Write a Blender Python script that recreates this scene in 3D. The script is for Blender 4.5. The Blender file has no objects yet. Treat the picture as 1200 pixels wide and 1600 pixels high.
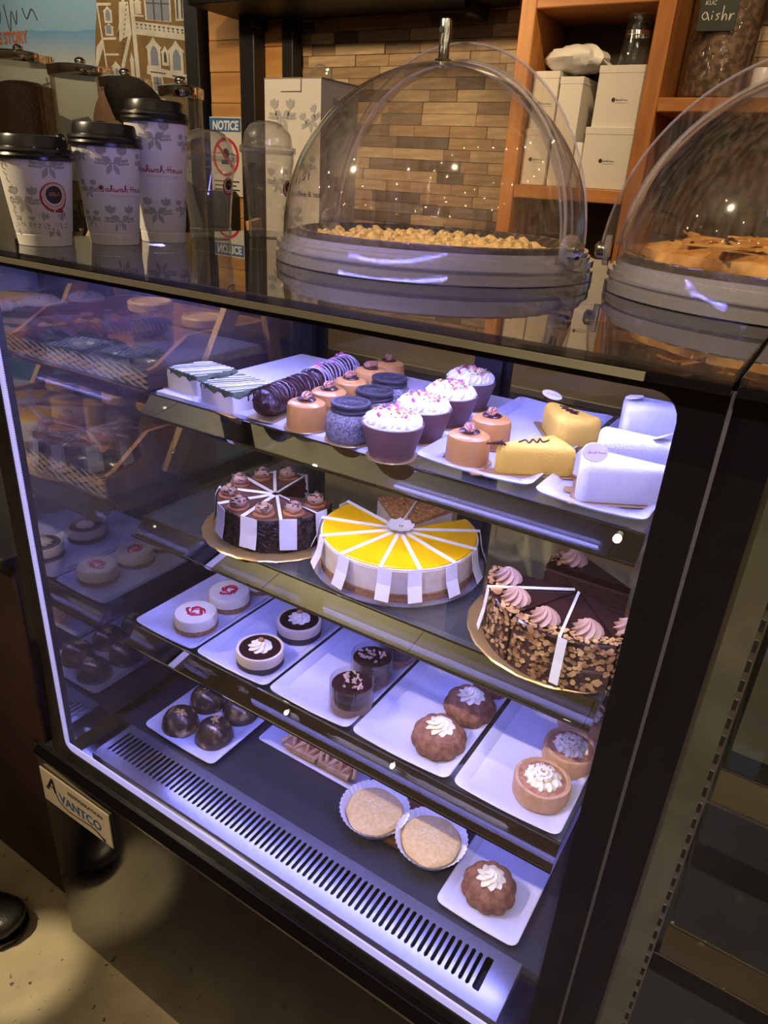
import bpy, bmesh, math, random
from math import sin, cos, pi, radians, hypot, atan2, sqrt
from mathutils import Vector, Matrix, Euler
random.seed(7)
S = bpy.context.scene
COL = S.collection

# ------------------------------------------------------------------ camera, world, light, exposure
cam = bpy.data.cameras.new('camera'); camo = bpy.data.objects.new('camera', cam); COL.objects.link(camo)
Rr = Vector((0.8419, 0.5366, 0.0575)); Rd = Vector((0.2747, -0.3343, -0.9015)); Rf = Vector((-0.4645, 0.7748, -0.4289))
camo.matrix_world = Matrix(((Rr.x, -Rd.x, -Rf.x, 0.8398), (Rr.y, -Rd.y, -Rf.y, -0.4603), (Rr.z, -Rd.z, -Rf.z, 1.3556), (0, 0, 0, 1)))
cam.sensor_fit = 'AUTO'; cam.sensor_width = 36; cam.lens = 36 * 1097.64 / 1600; cam.clip_start = 0.02; cam.clip_end = 60
S.camera = camo
w = bpy.data.worlds.new('world'); S.world = w; w.use_nodes = True
w.node_tree.nodes['Background'].inputs[0].default_value = (1.0, 0.78, 0.5, 1)
w.node_tree.nodes['Background'].inputs[1].default_value = 0.03
S.view_settings.view_transform = 'Standard'; S.view_settings.look = 'None'; S.view_settings.gamma = 1
S.view_settings.use_curve_mapping = False
S.view_settings.exposure = 0.0
S.cycles.use_denoising = True
S.cycles.max_bounces = 10; S.cycles.transparent_max_bounces = 40; S.cycles.glossy_bounces = 6
S.cycles.caustics_reflective = False; S.cycles.caustics_refractive = False
S.cycles.sample_clamp_indirect = 6
LED_COL = (0.31, 0.30, 1.0)          # violet-white strips
LED_COL_WARM = (0.68, 0.59, 0.95)     # the strip under the top shelf is whiter
LED_TOP, LED_MID, LED_UPPER, LED_SHELF = 700.0, 430.0, 44.0, 54.0
BULB_POWER = 80.0
WARM = (1.0, 0.72, 0.40)

def spot(name, loc, target, power, size, blend, color, radius=0.03):
    l = bpy.data.lights.new(name, 'SPOT'); l.energy = power; l.spot_size = radians(size); l.spot_blend = blend
    l.color = color; l.shadow_soft_size = radius
    o = bpy.data.objects.new(name, l); COL.objects.link(o); o.location = loc
    o.rotation_euler = (Vector(target) - Vector(loc)).to_track_quat('-Z', 'Y').to_euler()
    return o
spot('floor_spotlight', (-0.75, -0.9, 2.9), (-0.09, -0.095, 0), 300, 3.8, 0.25, (1.0, 0.83, 0.5))
spot('wall_fill_light', (-0.9, 0.5, 2.35), (-0.85, 2.3, 1.45), 125, 75, 0.8, WARM, 0.06)  # invented lamp, put in to brighten the plank wall
spot('wall_fill_light', (0.6, 0.9, 2.9), (0.3, 2.2, 1.4), 90, 75, 0.8, WARM, 0.06)  # second unseen lamp added for the wall around the shelving
spot('mural_fill_light', (-2.6, 0.9, 2.9), (-2.7, 2.3, 1.8), 110, 75, 0.8, (1.0, 0.84, 0.6), 0.06)  # no known fixture here; added to brighten the mural
spot('counter_light', (-1.3, -1.3, 2.9), (0.15, 0.2, 1.2), 310, 40, 0.6, (1.0, 0.78, 0.48), 0.014)

spot('counter_light', (1.35, -0.75, 2.9), (0.72, 0.32, 1.27), 95, 26, 0.6, (1.0, 0.76, 0.42), 0.014)  # extra lamp added to brighten the pie under the right dome
spot('ceiling_bounce_fill', (-1.6, -1.7, 1.5), (-1.6, -1.7, 3.1), 230, 110, 1.0, (1.0, 0.90, 0.70), 0.08)  # made-up uplight so the price strips mirror a bright ceiling
spot('worktop_fill_light', (0.3, 0.75, 2.9), (0.35, 1.25, 0.6), 80, 50, 0.8, (1.0, 0.86, 0.6), 0.05)  # added fill for the work area seen through the rear doors
spot('rack_fill_light', (-0.55, -0.35, 2.9), (-0.36, 0.42, 0.95), 140, 24, 0.7, (1.0, 0.84, 0.6), 0.05)  # unseen lamp put in to lift the crates out of the dark
spot('liner_fill_light', (0.95, -1.1, 2.6), (0.87, 0.05, 0.85), 150, 22, 0.7, (1.0, 0.86, 0.55), 0.014)  # added lamp that brightens the dark case's steel liner

# ------------------------------------------------------------------ materials
MATS = {}
def nt(m): return m.node_tree.nodes, m.node_tree.links
def mat(name, c, rough=0.5, metal=0.0, c2=None, scale=40, bump=0.0, bscale=120, spec=None, ior=None, emit=None, stretch=None, lo=0.4, hi=0.6, sss=0.0, coat=0.0, detail=4):
    if name in MATS: return MATS[name]
    m = bpy.data.materials.new(name); m.use_nodes = True; N, L = nt(m); b = N['Principled BSDF']
    b.inputs['Base Color'].default_value = (*c, 1); b.inputs['Roughness'].default_value = rough; b.inputs['Metallic'].default_value = metal
    if spec is not None: b.inputs['Specular IOR Level'].default_value = spec
    if ior is not None: b.inputs['IOR'].default_value = ior
    if coat: b.inputs['Coat Weight'].default_value = coat; b.inputs['Coat Roughness'].default_value = 0.1
    if sss:
        b.inputs['Subsurface Weight'].default_value = sss; b.inputs['Subsurface Radius'].default_value = (0.004, 0.003, 0.002); b.inputs['Subsurface Scale'].default_value = 1
    if c2 or bump:
        tc = N.new('ShaderNodeTexCoord'); src = tc.outputs['Object']
        if stretch:
            mp = N.new('ShaderNodeMapping'); mp.inputs['Scale'].default_value = stretch; L.new(src, mp.inputs[0]); src = mp.outputs[0]
    if c2:
        n = N.new('ShaderNodeTexNoise'); n.inputs['Scale'].default_value = scale; n.inputs['Detail'].default_value = detail
        L.new(src, n.inputs['Vector'])
        r = N.new('ShaderNodeValToRGB'); r.color_ramp.elements[0].position = lo; r.color_ramp.elements[1].position = hi
        r.color_ramp.elements[0].color = (*c, 1); r.color_ramp.elements[1].color = (*c2, 1)
        L.new(n.outputs['Fac'], r.inputs[0]); L.new(r.outputs[0], b.inputs['Base Color'])
    if bump:
        n2 = N.new('ShaderNodeTexNoise'); n2.inputs['Scale'].default_value = bscale; n2.inputs['Detail'].default_value = 3
        L.new(src, n2.inputs['Vector'])
        bp = N.new('ShaderNodeBump'); bp.inputs['Strength'].default_value = bump; bp.inputs['Distance'].default_value = 0.002
        L.new(n2.outputs['Fac'], bp.inputs['Height']); L.new(bp.outputs[0], b.inputs['Normal'])
    if emit:
        b.inputs['Emission Color'].default_value = (*emit[0], 1); b.inputs['Emission Strength'].default_value = emit[1]
    MATS[name] = m; return m
def glass(name, tint=(1, 1, 1), rough=0.0, f0=0.04, haze=0.0, hazec=(0.6, 0.6, 0.6), scratch=False, power=5.0):
    # thin clear sheet: what is not mirrored at its surface goes straight through
    m = bpy.data.materials.new(name); m.use_nodes = True; N, L = nt(m)
    for n in list(N):
        if n.type != 'OUTPUT_MATERIAL': N.remove(n)
    out = [n for n in N if n.type == 'OUTPUT_MATERIAL'][0]
    lw = N.new('ShaderNodeLayerWeight'); lw.inputs['Blend'].default_value = 0.5
    p = N.new('ShaderNodeMath'); p.operation = 'POWER'; p.inputs[1].default_value = power; L.new(lw.outputs['Facing'], p.inputs[0])
    mr = N.new('ShaderNodeMapRange'); mr.inputs['To Min'].default_value = f0; mr.inputs['To Max'].default_value = 1.0; L.new(p.outputs[0], mr.inputs['Value'])
    tr = N.new('ShaderNodeBsdfTransparent'); tr.inputs[0].default_value = (*tint, 1)
    gl = N.new('ShaderNodeBsdfGlossy'); gl.inputs['Roughness'].default_value = rough
    base = tr
    if haze:
        df = N.new('ShaderNodeBsdfDiffuse'); df.inputs[0].default_value = (*hazec, 1)
        hm = N.new('ShaderNodeMixShader'); hm.inputs[0].default_value = haze
        L.new(tr.outputs[0], hm.inputs[1]); L.new(df.outputs[0], hm.inputs[2]); base = hm
        if scratch:
            tc = N.new('ShaderNodeTexCoord'); mp = N.new('ShaderNodeMapping'); mp.inputs['Scale'].default_value = (60, 60, 4); L.new(tc.outputs['Object'], mp.inputs[0])
            no = N.new('ShaderNodeTexNoise'); no.inputs['Scale'].default_value = 3; no.inputs['Detail'].default_value = 6; L.new(mp.outputs[0], no.inputs[0])
            r2 = N.new('ShaderNodeMapRange'); r2.inputs['From Min'].default_value = 0.4; r2.inputs['From Max'].default_value = 0.75; r2.inputs['To Min'].default_value = haze * 0.4; r2.inputs['To Max'].default_value = haze * 2.5
            L.new(no.outputs['Fac'], r2.inputs['Value']); L.new(r2.outputs[0], hm.inputs[0])
    mx = N.new('ShaderNodeMixShader'); L.new(mr.outputs[0], mx.inputs[0]); L.new(base.outputs[0], mx.inputs[1]); L.new(gl.outputs[0], mx.inputs[2])
    L.new(mx.outputs[0], out.inputs['Surface']); MATS[name] = m; return m
def emitter(name, c, s):
    m = bpy.data.materials.new(name); m.use_nodes = True; N, L = nt(m); b = N['Principled BSDF']
    b.inputs['Base Color'].default_value = (0.8, 0.8, 0.8, 1); b.inputs['Emission Color'].default_value = (*c, 1); b.inputs['Emission Strength'].default_value = s
    MATS[name] = m; return m
def wood(name, c1, c2, scale=8, axis='X', rough=0.5):
    m = bpy.data.materials.new(name); m.use_nodes = True; N, L = nt(m); b = N['Principled BSDF']; b.inputs['Roughness'].default_value = rough
    tc = N.new('ShaderNodeTexCoord'); mp = N.new('ShaderNodeMapping')
    mp.inputs['Scale'].default_value = {'X': (0.12, 1, 1), 'Y': (1, 0.12, 1), 'Z': (1, 1, 0.12)}[axis]
    L.new(tc.outputs['Object'], mp.inputs[0])
    n = N.new('ShaderNodeTexNoise'); n.inputs['Scale'].default_value = scale; n.inputs['Detail'].default_value = 6; n.inputs['Distortion'].default_value = 0.6; L.new(mp.outputs[0], n.inputs[0])
    wv = N.new('ShaderNodeTexNoise'); wv.inputs['Scale'].default_value = scale * 9; wv.inputs['Detail'].default_value = 2; L.new(mp.outputs[0], wv.inputs[0])
    ad = N.new('ShaderNodeMath'); ad.operation = 'MULTIPLY_ADD'; ad.inputs[1].default_value = 0.45; L.new(wv.outputs['Fac'], ad.inputs[0]); L.new(n.outputs['Fac'], ad.inputs[2])
    r = N.new('ShaderNodeValToRGB'); r.color_ramp.elements[0].position = 0.5; r.color_ramp.elements[1].position = 0.95
    r.color_ramp.elements[0].color = (*c1, 1); r.color_ramp.elements[1].color = (*c2, 1); L.new(ad.outputs[0], r.inputs[0]); L.new(r.outputs[0], b.inputs['Base Color'])
    MATS[name] = m; return m

BLACK = mat('black_gloss', (0.004, 0.004, 0.006), 0.09, ior=1.46)
BLACKM = mat('black_matt', (0.012, 0.012, 0.014), 0.45)
BLACKP = mat('black_plastic', (0.012, 0.011, 0.011), 0.28)
STEEL = mat('brushed_steel', (0.62, 0.60, 0.57), 0.28, 1.0, bump=0.05, bscale=60)
MIRROR = mat('polished_steel', (0.63, 0.62, 0.61), 0.0, 1.0)
CHROME = mat('chrome', (0.8, 0.8, 0.8), 0.08, 1.0)
DARKMET = mat('dark_metal', (0.05, 0.05, 0.055), 0.3, 0.8)
WHITEP = mat('white_plastic', (0.72, 0.71, 0.86), 0.35)
CERAMIC = mat('bluish_white_ceramic', (0.64, 0.64, 0.88), 0.18)
PAPER = mat('white_paper', (0.74, 0.71, 0.69), 0.6)
PARCH = mat('parchment', (0.86, 0.84, 0.85), 0.6)
PRINTG = mat('grey_print', (0.36, 0.34, 0.32), 0.6)
PRINTR = mat('crimson_print', (0.32, 0.012, 0.03), 0.55)
PRINTO = mat('orange_print', (0.62, 0.28, 0.08), 0.55)
PRINTB = mat('dark_brown_print', (0.025, 0.008, 0.008), 0.5)
PRINTK = mat('black_print', (0.01, 0.01, 0.012), 0.5)
PRINTP = mat('pink_print', (0.55, 0.03, 0.22), 0.5)
GOLD = mat('gold_card', (0.75, 0.52, 0.22), 0.3, 0.75)
PANE = glass('clear_glass', (0.97, 0.985, 0.98), f0=0.045)
SIDEPANE = glass('side_glass', (0.9, 0.92, 0.92), f0=0.24, haze=0.05, hazec=(0.6, 0.6, 0.66), power=2.2)
SHELFGL = glass('shelf_glass', (0.88, 0.92, 0.92), f0=0.06, haze=0.05, hazec=(0.6, 0.6, 0.68))
TOPGL = glass('top_glass', (0.6, 0.6, 0.62), f0=0.06, haze=0.008, hazec=(0.5, 0.48, 0.45), power=3.6)
ACRYL = glass('clear_acrylic', (0.93, 0.90, 0.865), 0.05, 0.055, haze=0.035, hazec=(0.65, 0.55, 0.45), scratch=True, power=3.0)
ACRYLB = glass('acrylic_base', (0.90, 0.89, 0.93), 0.06, 0.09, haze=0.26, hazec=(0.75, 0.72, 0.8), power=2.5)
PET = glass('clear_cup_plastic', (0.95, 0.94, 0.92), 0.03, 0.10, haze=0.11, power=2.2)
ACETATE = glass('acetate', (0.97, 0.96, 0.97), 0.03, 0.08, haze=0.05, hazec=(0.8, 0.75, 0.8), power=3)
JARGL = glass('jar_glass', (0.9, 0.92, 0.9), 0.02, 0.07, haze=0.03, power=3)
LED = emitter('led_light', LED_COL, LED_SHELF); LEDT = emitter('led_light_top', LED_COL, LED_TOP); LEDM = emitter('led_light_middle', LED_COL, LED_MID); LEDU = emitter('led_light_upper', LED_COL_WARM, LED_UPPER)
BULB = emitter('bulb_glow', (1.0, 0.80, 0.52), BULB_POWER)
PINE = wood('orange_pine', (0.30, 0.10, 0.022), (0.58, 0.25, 0.07), 7, 'X')
PINEZ = wood('orange_pine_upright', (0.30, 0.10, 0.022), (0.58, 0.25, 0.07), 7, 'Z')
CRATEW = wood('crate_wood', (0.17, 0.055, 0.03), (0.42, 0.18, 0.09), 14, 'Y')
CRATEZ = wood('crate_leg_wood', (0.35, 0.17, 0.08), (0.6, 0.34, 0.17), 12, 'Z')
LIDW = wood('lid_wood', (0.45, 0.24, 0.11), (0.66, 0.40, 0.20), 10, 'X')
PANELW = wood('panel_wood', (0.34, 0.15, 0.045), (0.62, 0.33, 0.11), 4, 'X')
# food
CARAMEL = mat('caramel_glaze', (0.53, 0.255, 0.06), 0.32, sss=0.15)
CHOC = mat('dark_chocolate', (0.055, 0.018, 0.012), 0.32)
CHOCG = mat('chocolate_glaze', (0.032, 0.013, 0.012), 0.12)
CHOCM = mat('milk_chocolate', (0.125, 0.058, 0.042), 0.4)
CHOCB = mat('chocolate_bump', (0.045, 0.015, 0.012), 0.35, bump=1.0, bscale=160)
PECAN = mat('pecan', (0.30, 0.13, 0.06), 0.42, c2=(0.50, 0.25, 0.13), scale=160)
COOKIE = mat('black_cookie', (0.028, 0.022, 0.022), 0.55, bump=0.3, bscale=400)
SPECK = mat('cookie_mousse', (0.24, 0.215, 0.205), 0.5, c2=(0.06, 0.05, 0.05), scale=420, lo=0.42, hi=0.62)
CREAM = mat('cream', (0.90, 0.82, 0.66), 0.45, sss=0.1)
GREENCR = mat('pale_green_cream', (0.68, 0.74, 0.6), 0.5)
YELLOW = mat('yellow_velvet', (0.82, 0.50, 0.045), 0.75, bump=0.5, bscale=500)
WHITEV = mat('white_velvet', (0.84, 0.82, 0.80), 0.75, bump=0.5, bscale=500)
MANGO = mat('mango_glaze', (0.97, 0.55, 0.006), 0.16)
CHEESE = mat('cheesecake', (0.86, 0.76, 0.62), 0.5, c2=(0.8, 0.66, 0.48), scale=60)
CRUST = mat('biscuit_crust', (0.42, 0.22, 0.09), 0.8, c2=(0.26, 0.12, 0.05), scale=150, bump=0.6, bscale=300)
CRUMB = mat('caramel_crumb', (0.52, 0.27, 0.10), 0.8, c2=(0.33, 0.15, 0.05), scale=150)
SPONGE = mat('chocolate_sponge', (0.075, 0.032, 0.022), 0.8, c2=(0.045, 0.014, 0.01), scale=160, bump=0.7, bscale=260)
MOUSSE = mat('chocolate_mousse', (0.27, 0.13, 0.09), 0.55)
MOUSSEP = mat('mocha_cream', (0.42, 0.26, 0.20), 0.42)
ALMOND = mat('almond_flake', (0.58, 0.36, 0.15), 0.55, c2=(0.27, 0.13, 0.05), scale=60)
SPRINK = mat('chocolate_sprinkle', (0.012, 0.008, 0.008), 0.4)
MATCHA = mat('pistachio_top', (0.13, 0.17, 0.075), 0.7, c2=(0.07, 0.10, 0.04), scale=120, bump=0.8, bscale=250)
BUNDT = mat('bundt_sponge', (0.29, 0.13, 0.07), 0.8, c2=(0.17, 0.07, 0.038), scale=110, bump=1.0, bscale=260)
TAN = mat('coffee_mousse', (0.55, 0.33, 0.20), 0.65, c2=(0.47, 0.26, 0.15), scale=90, bump=0.5, bscale=300)
COCOA = mat('cocoa_powder', (0.24, 0.09, 0.045), 0.9)
VANILLA = mat('vanilla_mousse', (0.80, 0.66, 0.52), 0.5)
BERRY = mat('raspberry_sauce', (0.55, 0.015, 0.05), 0.25)
PETAL = mat('pink_petal', (0.62, 0.10, 0.22), 0.6)
PISTA = mat('orange_crumbs', (0.70, 0.40, 0.12), 0.6)
GOLDB = mat('gold_dusted_chocolate', (0.10, 0.065, 0.05), 0.26, 0.5, c2=(0.80, 0.58, 0.25), scale=55, lo=0.52, hi=0.74, detail=8)
CAKE = mat('almond_cake', (0.66, 0.45, 0.20), 0.8, c2=(0.74, 0.55, 0.28), scale=200, bump=0.8, bscale=220)
PASTRY = mat('golden_pastry', (0.76, 0.50, 0.22), 0.4, c2=(0.60, 0.30, 0.10), scale=70)
CHERRY = mat('cherry_filling', (0.45, 0.08, 0.05), 0.2)
PIECR = mat('flaky_pastry', (0.74, 0.43, 0.13), 0.5, c2=(0.46, 0.21, 0.055), scale=30, bump=0.8, bscale=60)
STREU = mat('streusel', (0.75, 0.55, 0.30), 0.8)
FOIL = mat('foil', (0.8, 0.74, 0.66), 0.25, 1.0, bump=0.6, bscale=120)
BEANS = mat('coffee_beans', (0.10, 0.04, 0.02), 0.45, c2=(0.19, 0.085, 0.045), scale=130, bump=1.0, bscale=130)
TEA = mat('dried_husks', (0.10, 0.05, 0.03), 0.7, c2=(0.30, 0.17, 0.10), scale=60, bump=1.0, bscale=60)
SKIN = mat('skin', (0.58, 0.35, 0.24), 0.5, sss=0.1)
HAIR = mat('black_hair', (0.007, 0.0055, 0.005), 0.7, bump=1.0, bscale=110)
CLOTHB = mat('black_cloth', (0.014, 0.013, 0.016), 0.8)

# ------------------------------------------------------------------ mesh builder
class B:
    def __init__(s): s.v = []; s.f = []; s.mi = []
    def add(s, vs, fs, mi=0):
        n = len(s.v); s.v += [tuple(v) for v in vs]; s.f += [tuple(i + n for i in f) for f in fs]; s.mi += [mi] * len(fs); return s
    def box(s, c, d, mi=0, rot=None):
        x, y, z = d[0] / 2, d[1] / 2, d[2] / 2
        vs = [Vector(p) for p in ((-x, -y, -z), (x, -y, -z), (x, y, -z), (-x, y, -z), (-x, -y, z), (x, -y, z), (x, y, z), (-x, y, z))]
        if rot is not None: vs = [rot @ v for v in vs]
        return s.add([v + Vector(c) for v in vs], [(0, 3, 2, 1), (4, 5, 6, 7), (0, 1, 5, 4), (1, 2, 6, 5), (2, 3, 7, 6), (3, 0, 4, 7)], mi)
    def bx(s, x0, x1, y0, y1, z0, z1, mi=0): return s.box(((x0 + x1) / 2, (y0 + y1) / 2, (z0 + z1) / 2), (x1 - x0, y1 - y0, z1 - z0), mi)
    def loft(s, loops, cap0=True, cap1=True, mi=0, closed=True):
        n = len(loops[0]); vs = [p for l in loops for p in l]; fs = []
        for k in range(len(loops) - 1):
            for i in range(n if closed else n - 1):
                j = (i + 1) % n; fs.append((k * n + i, k * n + j, (k + 1) * n + j, (k + 1) * n + i))
        if cap0: fs.append(tuple(reversed(range(n))))
        if cap1: fs.append(tuple(range((len(loops) - 1) * n, len(loops) * n)))
        return s.add(vs, fs, mi)
    def lathe(s, prof, seg=28, c=(0, 0, 0), mi=0, cap0=True, cap1=True, a0=0.0, a1=2 * pi, fn=None):
        full = abs(a1 - a0 - 2 * pi) < 1e-6; loops = []
        for r, z in prof:
            l = []
            for i in range(seg if full else seg + 1):
                a = a0 + (a1 - a0) * i / seg; rr = r * (fn(a, r, z) if fn else 1)
                l.append((c[0] + rr * cos(a), c[1] + rr * sin(a), c[2] + z))
            loops.append(l)
        return s.loft(loops, cap0 and full, cap1 and full, mi, closed=full)
    def tube(s, pts, r, seg=8, mi=0, caps=True, closed=False):
        pts = [Vector(p) for p in pts]; n = len(pts); loops = []; prev = None
        for i, p in enumerate(pts):
            t = ((pts[(i + 1) % n] if closed or i < n - 1 else p) - (pts[i - 1] if closed or i > 0 else p)).normalized()
            u = prev if prev is not None else (Vector((0, 0, 1)) if abs(t.z) < 0.9 else Vector((1, 0, 0)))
            u = (u - t * u.dot(t)).normalized(); prev = u; v = t.cross(u); rr = r[i] if isinstance(r, (list, tuple)) else r
            loops.append([p + (u * cos(a) + v * sin(a)) * rr for a in [2 * pi * k / seg for k in range(seg)]])
        if closed: loops.append(loops[0]); caps = False
        return s.loft(loops, caps, caps, mi)
    def ell(s, c, r, seg=14, rings=8, mi=0, rot=None, fn=None):
        vs = []; fs = []
        for k in range(1, rings):
            th = pi * k / rings
            for i in range(seg):
                a = 2 * pi * i / seg; v = Vector((sin(th) * cos(a), sin(th) * sin(a), cos(th)))
                if fn: v = v * fn(v)
                v = Vector((v.x * r[0], v.y * r[1], v.z * r[2])); vs.append((rot @ v if rot else v) + Vector(c))
        n = len(vs)
        for z in (1, -1):
            v = Vector((0, 0, z * r[2]));
            if fn: v = v * fn(Vector((0, 0, z)))
            vs.append((rot @ v if rot else v) + Vector(c))
        for k in range(rings - 2):
            for i in range(seg):
                j = (i + 1) % seg; fs.append((k * seg + i, (k + 1) * seg + i, (k + 1) * seg + j, k * seg + j))
        for i in range(seg):
            j = (i + 1) % seg; fs.append((n, i, j)); fs.append((n + 1, (rings - 2) * seg + j, (rings - 2) * seg + i))
        return s.add(vs, fs, mi)
    def prism(s, poly, z0, z1, mi=0, mp=None):
        f = mp or (lambda x, y, z: (x, y, z))
        return s.loft([[f(x, y, z0) for x, y in poly], [f(x, y, z1) for x, y in poly]], True, True, mi)
    def tf(s, M): s.v = [tuple(M @ Vector(v)) for v in s.v]; return s
    def out(s, name, mats, parent=None, loc=(0, 0, 0), rot=(0, 0, 0), smooth=True, ang=38, wn=False):
        me = bpy.data.meshes.new(name); me.from_pydata(s.v, [], s.f)
        for m in (mats if isinstance(mats, (list, tuple)) else [mats]): me.materials.append(m)
        if any(s.mi): me.polygons.foreach_set('material_index', s.mi)
        if smooth:
            me.polygons.foreach_set('use_smooth', [True] * len(me.polygons)); me.set_sharp_from_angle(angle=radians(ang))
        me.update()
        o = bpy.data.objects.new(name, me); COL.objects.link(o); o.location = loc; o.rotation_euler = rot
        if parent: o.parent = parent
        return o
def tag(o, label, cat, group=None, kind=None):
    o['label'] = label; o['category'] = cat
    if group: o['group'] = group
    if kind: o['kind'] = kind
    return o
def thing(name, label, cat, loc=(0, 0, 0), rz=0.0, group=None):
    o = bpy.data.objects.new(name, None); o.empty_display_size = 0.02; COL.objects.link(o); o.location = loc; o.rotation_euler = (0, 0, rz)
    return tag(o, label, cat, group)
KIDS = {}
def kids(o): return [c for c in COL.objects if c.parent is o]
def dup(root, loc, rz, label):
    def cp(o, par):
        c = o.copy(); COL.objects.link(c)
        if par: c.parent = par
        return c
    r = cp(root, None); r.location = loc; r.rotation_euler = (0, 0, rz); r['label'] = label
    for ch in kids(root):
        c = cp(ch, r)
        for g in kids(ch): cp(g, c)
    return r
def struct(o): o['kind'] = 'structure'; return o
def part(o, label): o['label'] = label; return o
def rrect(w, d, r, n=4, cx=0, cy=0):
    p = []
    for sx, sy, a in ((1, 1, 0), (-1, 1, 90), (-1, -1, 180), (1, -1, 270)):
        for k in range(n + 1):
            t = radians(a + 90 * k / n); p.append((cx + sx * (w / 2 - r) + r * cos(t), cy + sy * (d / 2 - r) + r * sin(t)))
    return p
def L3(poly, z): return [(x, y, z) for x, y in poly]
def rbox(b, c, d, r=0.003, cr=None, mi=0, n=3):
    cr = cr or r; e = min(r, d[2] / 2.01); z0 = c[2] - d[2] / 2; z1 = c[2] + d[2] / 2
    R1 = rrect(d[0], d[1], max(cr, r + 1e-5), n, c[0], c[1]); R0 = rrect(d[0] - 2 * e * 0.9, d[1] - 2 * e * 0.9, max(cr - e * 0.9, 1e-4), n, c[0], c[1])
    return b.loft([L3(R0, z0), L3(R1, z0 + e), L3(R1, z1 - e), L3(R0, z1)], True, True, mi)
def catmull(P, n=5):
    out = []
    for i in range(len(P) - 1):
        p0 = P[max(i - 1, 0)]; p1 = P[i]; p2 = P[i + 1]; p3 = P[min(i + 2, len(P) - 1)]
        for k in range(n):
            t = k / n
            out.append(tuple(0.5 * (2 * b + (c - a) * t + (2 * a - 5 * b + 4 * c - d) * t * t + (3 * b - a - 3 * c + d) * t ** 3) for a, b, c, d in zip(p0, p1, p2, p3)))
    out.append(tuple(P[-1])); return out
def ribbon(P, wd):
    # flat strip polygons along a 2D polyline
    q = []
    for i in range(len(P)):
        a = P[max(i - 1, 0)]; c = P[min(i + 1, len(P) - 1)]; dx, dy = c[0] - a[0], c[1] - a[1]; l = hypot(dx, dy) or 1
        ww = wd(i / max(len(P) - 1, 1)) if callable(wd) else wd
        q.append(((P[i][0] - dy / l * ww / 2, P[i][1] + dx / l * ww / 2), (P[i][0] + dy / l * ww / 2, P[i][1] - dx / l * ww / 2)))
    return [[q[i][1], q[i + 1][1], q[i + 1][0], q[i][0]] for i in range(len(q) - 1)]
def slabs(p, wd):
    # cut a flat print into narrow upright bands so that it can follow a round wall
    out = []; x0 = min(q_[0] for q_ in p); x1 = max(q_[0] for q_ in p)
    def cut(P, xc, sg):
        r = []
        for i in range(len(P)):
            a, c = P[i], P[(i + 1) % len(P)]; da, dc = sg * (a[0] - xc), sg * (c[0] - xc)
            if da >= 0: r.append(a)
            if da * dc < 0: t_ = da / (da - dc); r.append((xc, a[1] + (c[1] - a[1]) * t_))
        return r
    if x1 - x0 <= wd: return [p]
    k = math.floor(x0 / wd)
    while k * wd < x1:
        q_ = cut(cut(p, k * wd, 1), (k + 1) * wd, -1)
        if len(q_) > 2: out.append(q_)
        k += 1
    return out
def decal(name, polys, mp, m, parent, mi=None):
    b = B(); o0 = Vector(mp(0, 0)); round_ = abs((Vector(mp(.01, 0)) - o0).normalized().dot((Vector(mp(-.01, 0)) - o0).normalized()) + 1) > 1e-4
    if round_: polys = [q_ for p in polys for q_ in slabs(p, .0028)]
    for k, p in enumerate(polys):
        x, y = p[0]; o = Vector(mp(x, y)); n = ((Vector(mp(x + 1e-3, y)) - o).cross(Vector(mp(x, y + 1e-3)) - o)).normalized() * (2.2e-5 * (k % 6))
        b.add([Vector(mp(x, y)) + n for x, y in p], [tuple(range(len(p)))])
    o = b.out(name, m, parent, smooth=False)
    if name in ('printed_sprig', 'window_glass', 'window_bars', 'white_trim', 'printed_verse', 'handwriting'): o['kind'] = 'stuff'       # flat print made of many small inks
    return o
def textpolys(s, size=1.0, shear=0.0, xs=1.0, align='LEFT', spacing=1.0, res=3, bold=0.0):
    cu = bpy.data.curves.new('lettering', 'FONT'); cu.body = s; cu.size = size; cu.shear = shear; cu.align_x = align; cu.space_character = spacing; cu.resolution_u = res; cu.offset = bold
    o = bpy.data.objects.new('lettering', cu); COL.objects.link(o)
    bpy.context.view_layer.update()
    me = bpy.data.meshes.new_from_object(o.evaluated_get(bpy.context.evaluated_depsgraph_get()))
    ps = [[(me.vertices[i].co.x * xs, me.vertices[i].co.y) for i in p.vertices] for p in me.polygons]
    bpy.data.objects.remove(o); bpy.data.curves.remove(cu); bpy.data.meshes.remove(me)
    return ps
def shift(ps, dx, dy, s=1.0, rot=0.0):
    c, n = cos(rot), sin(rot)
    return [[(dx + s * (x * c - y * n), dy + s * (x * n + y * c)) for x, y in p] for p in ps]
def disc(r, n=20, cx=0, cy=0, ry=None): return [(cx + r * cos(2 * pi * k / n), cy + (ry or r) * sin(2 * pi * k / n)) for k in range(n)]
def ringp(r0, r1, n=28, cx=0, cy=0, a0=0, a1=2 * pi, ox=0, oy=0):
    P = []
    for k in range(n):
        t0 = a0 + (a1 - a0) * k / n; t1 = a0 + (a1 - a0) * (k + 1) / n
        P.append([(cx + r1 * cos(t0), cy + r1 * sin(t0)), (cx + r1 * cos(t1), cy + r1 * sin(t1)), (cx + ox + r0 * cos(t1), cy + oy + r0 * sin(t1)), (cx + ox + r0 * cos(t0), cy + oy + r0 * sin(t0))])
    return P

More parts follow.
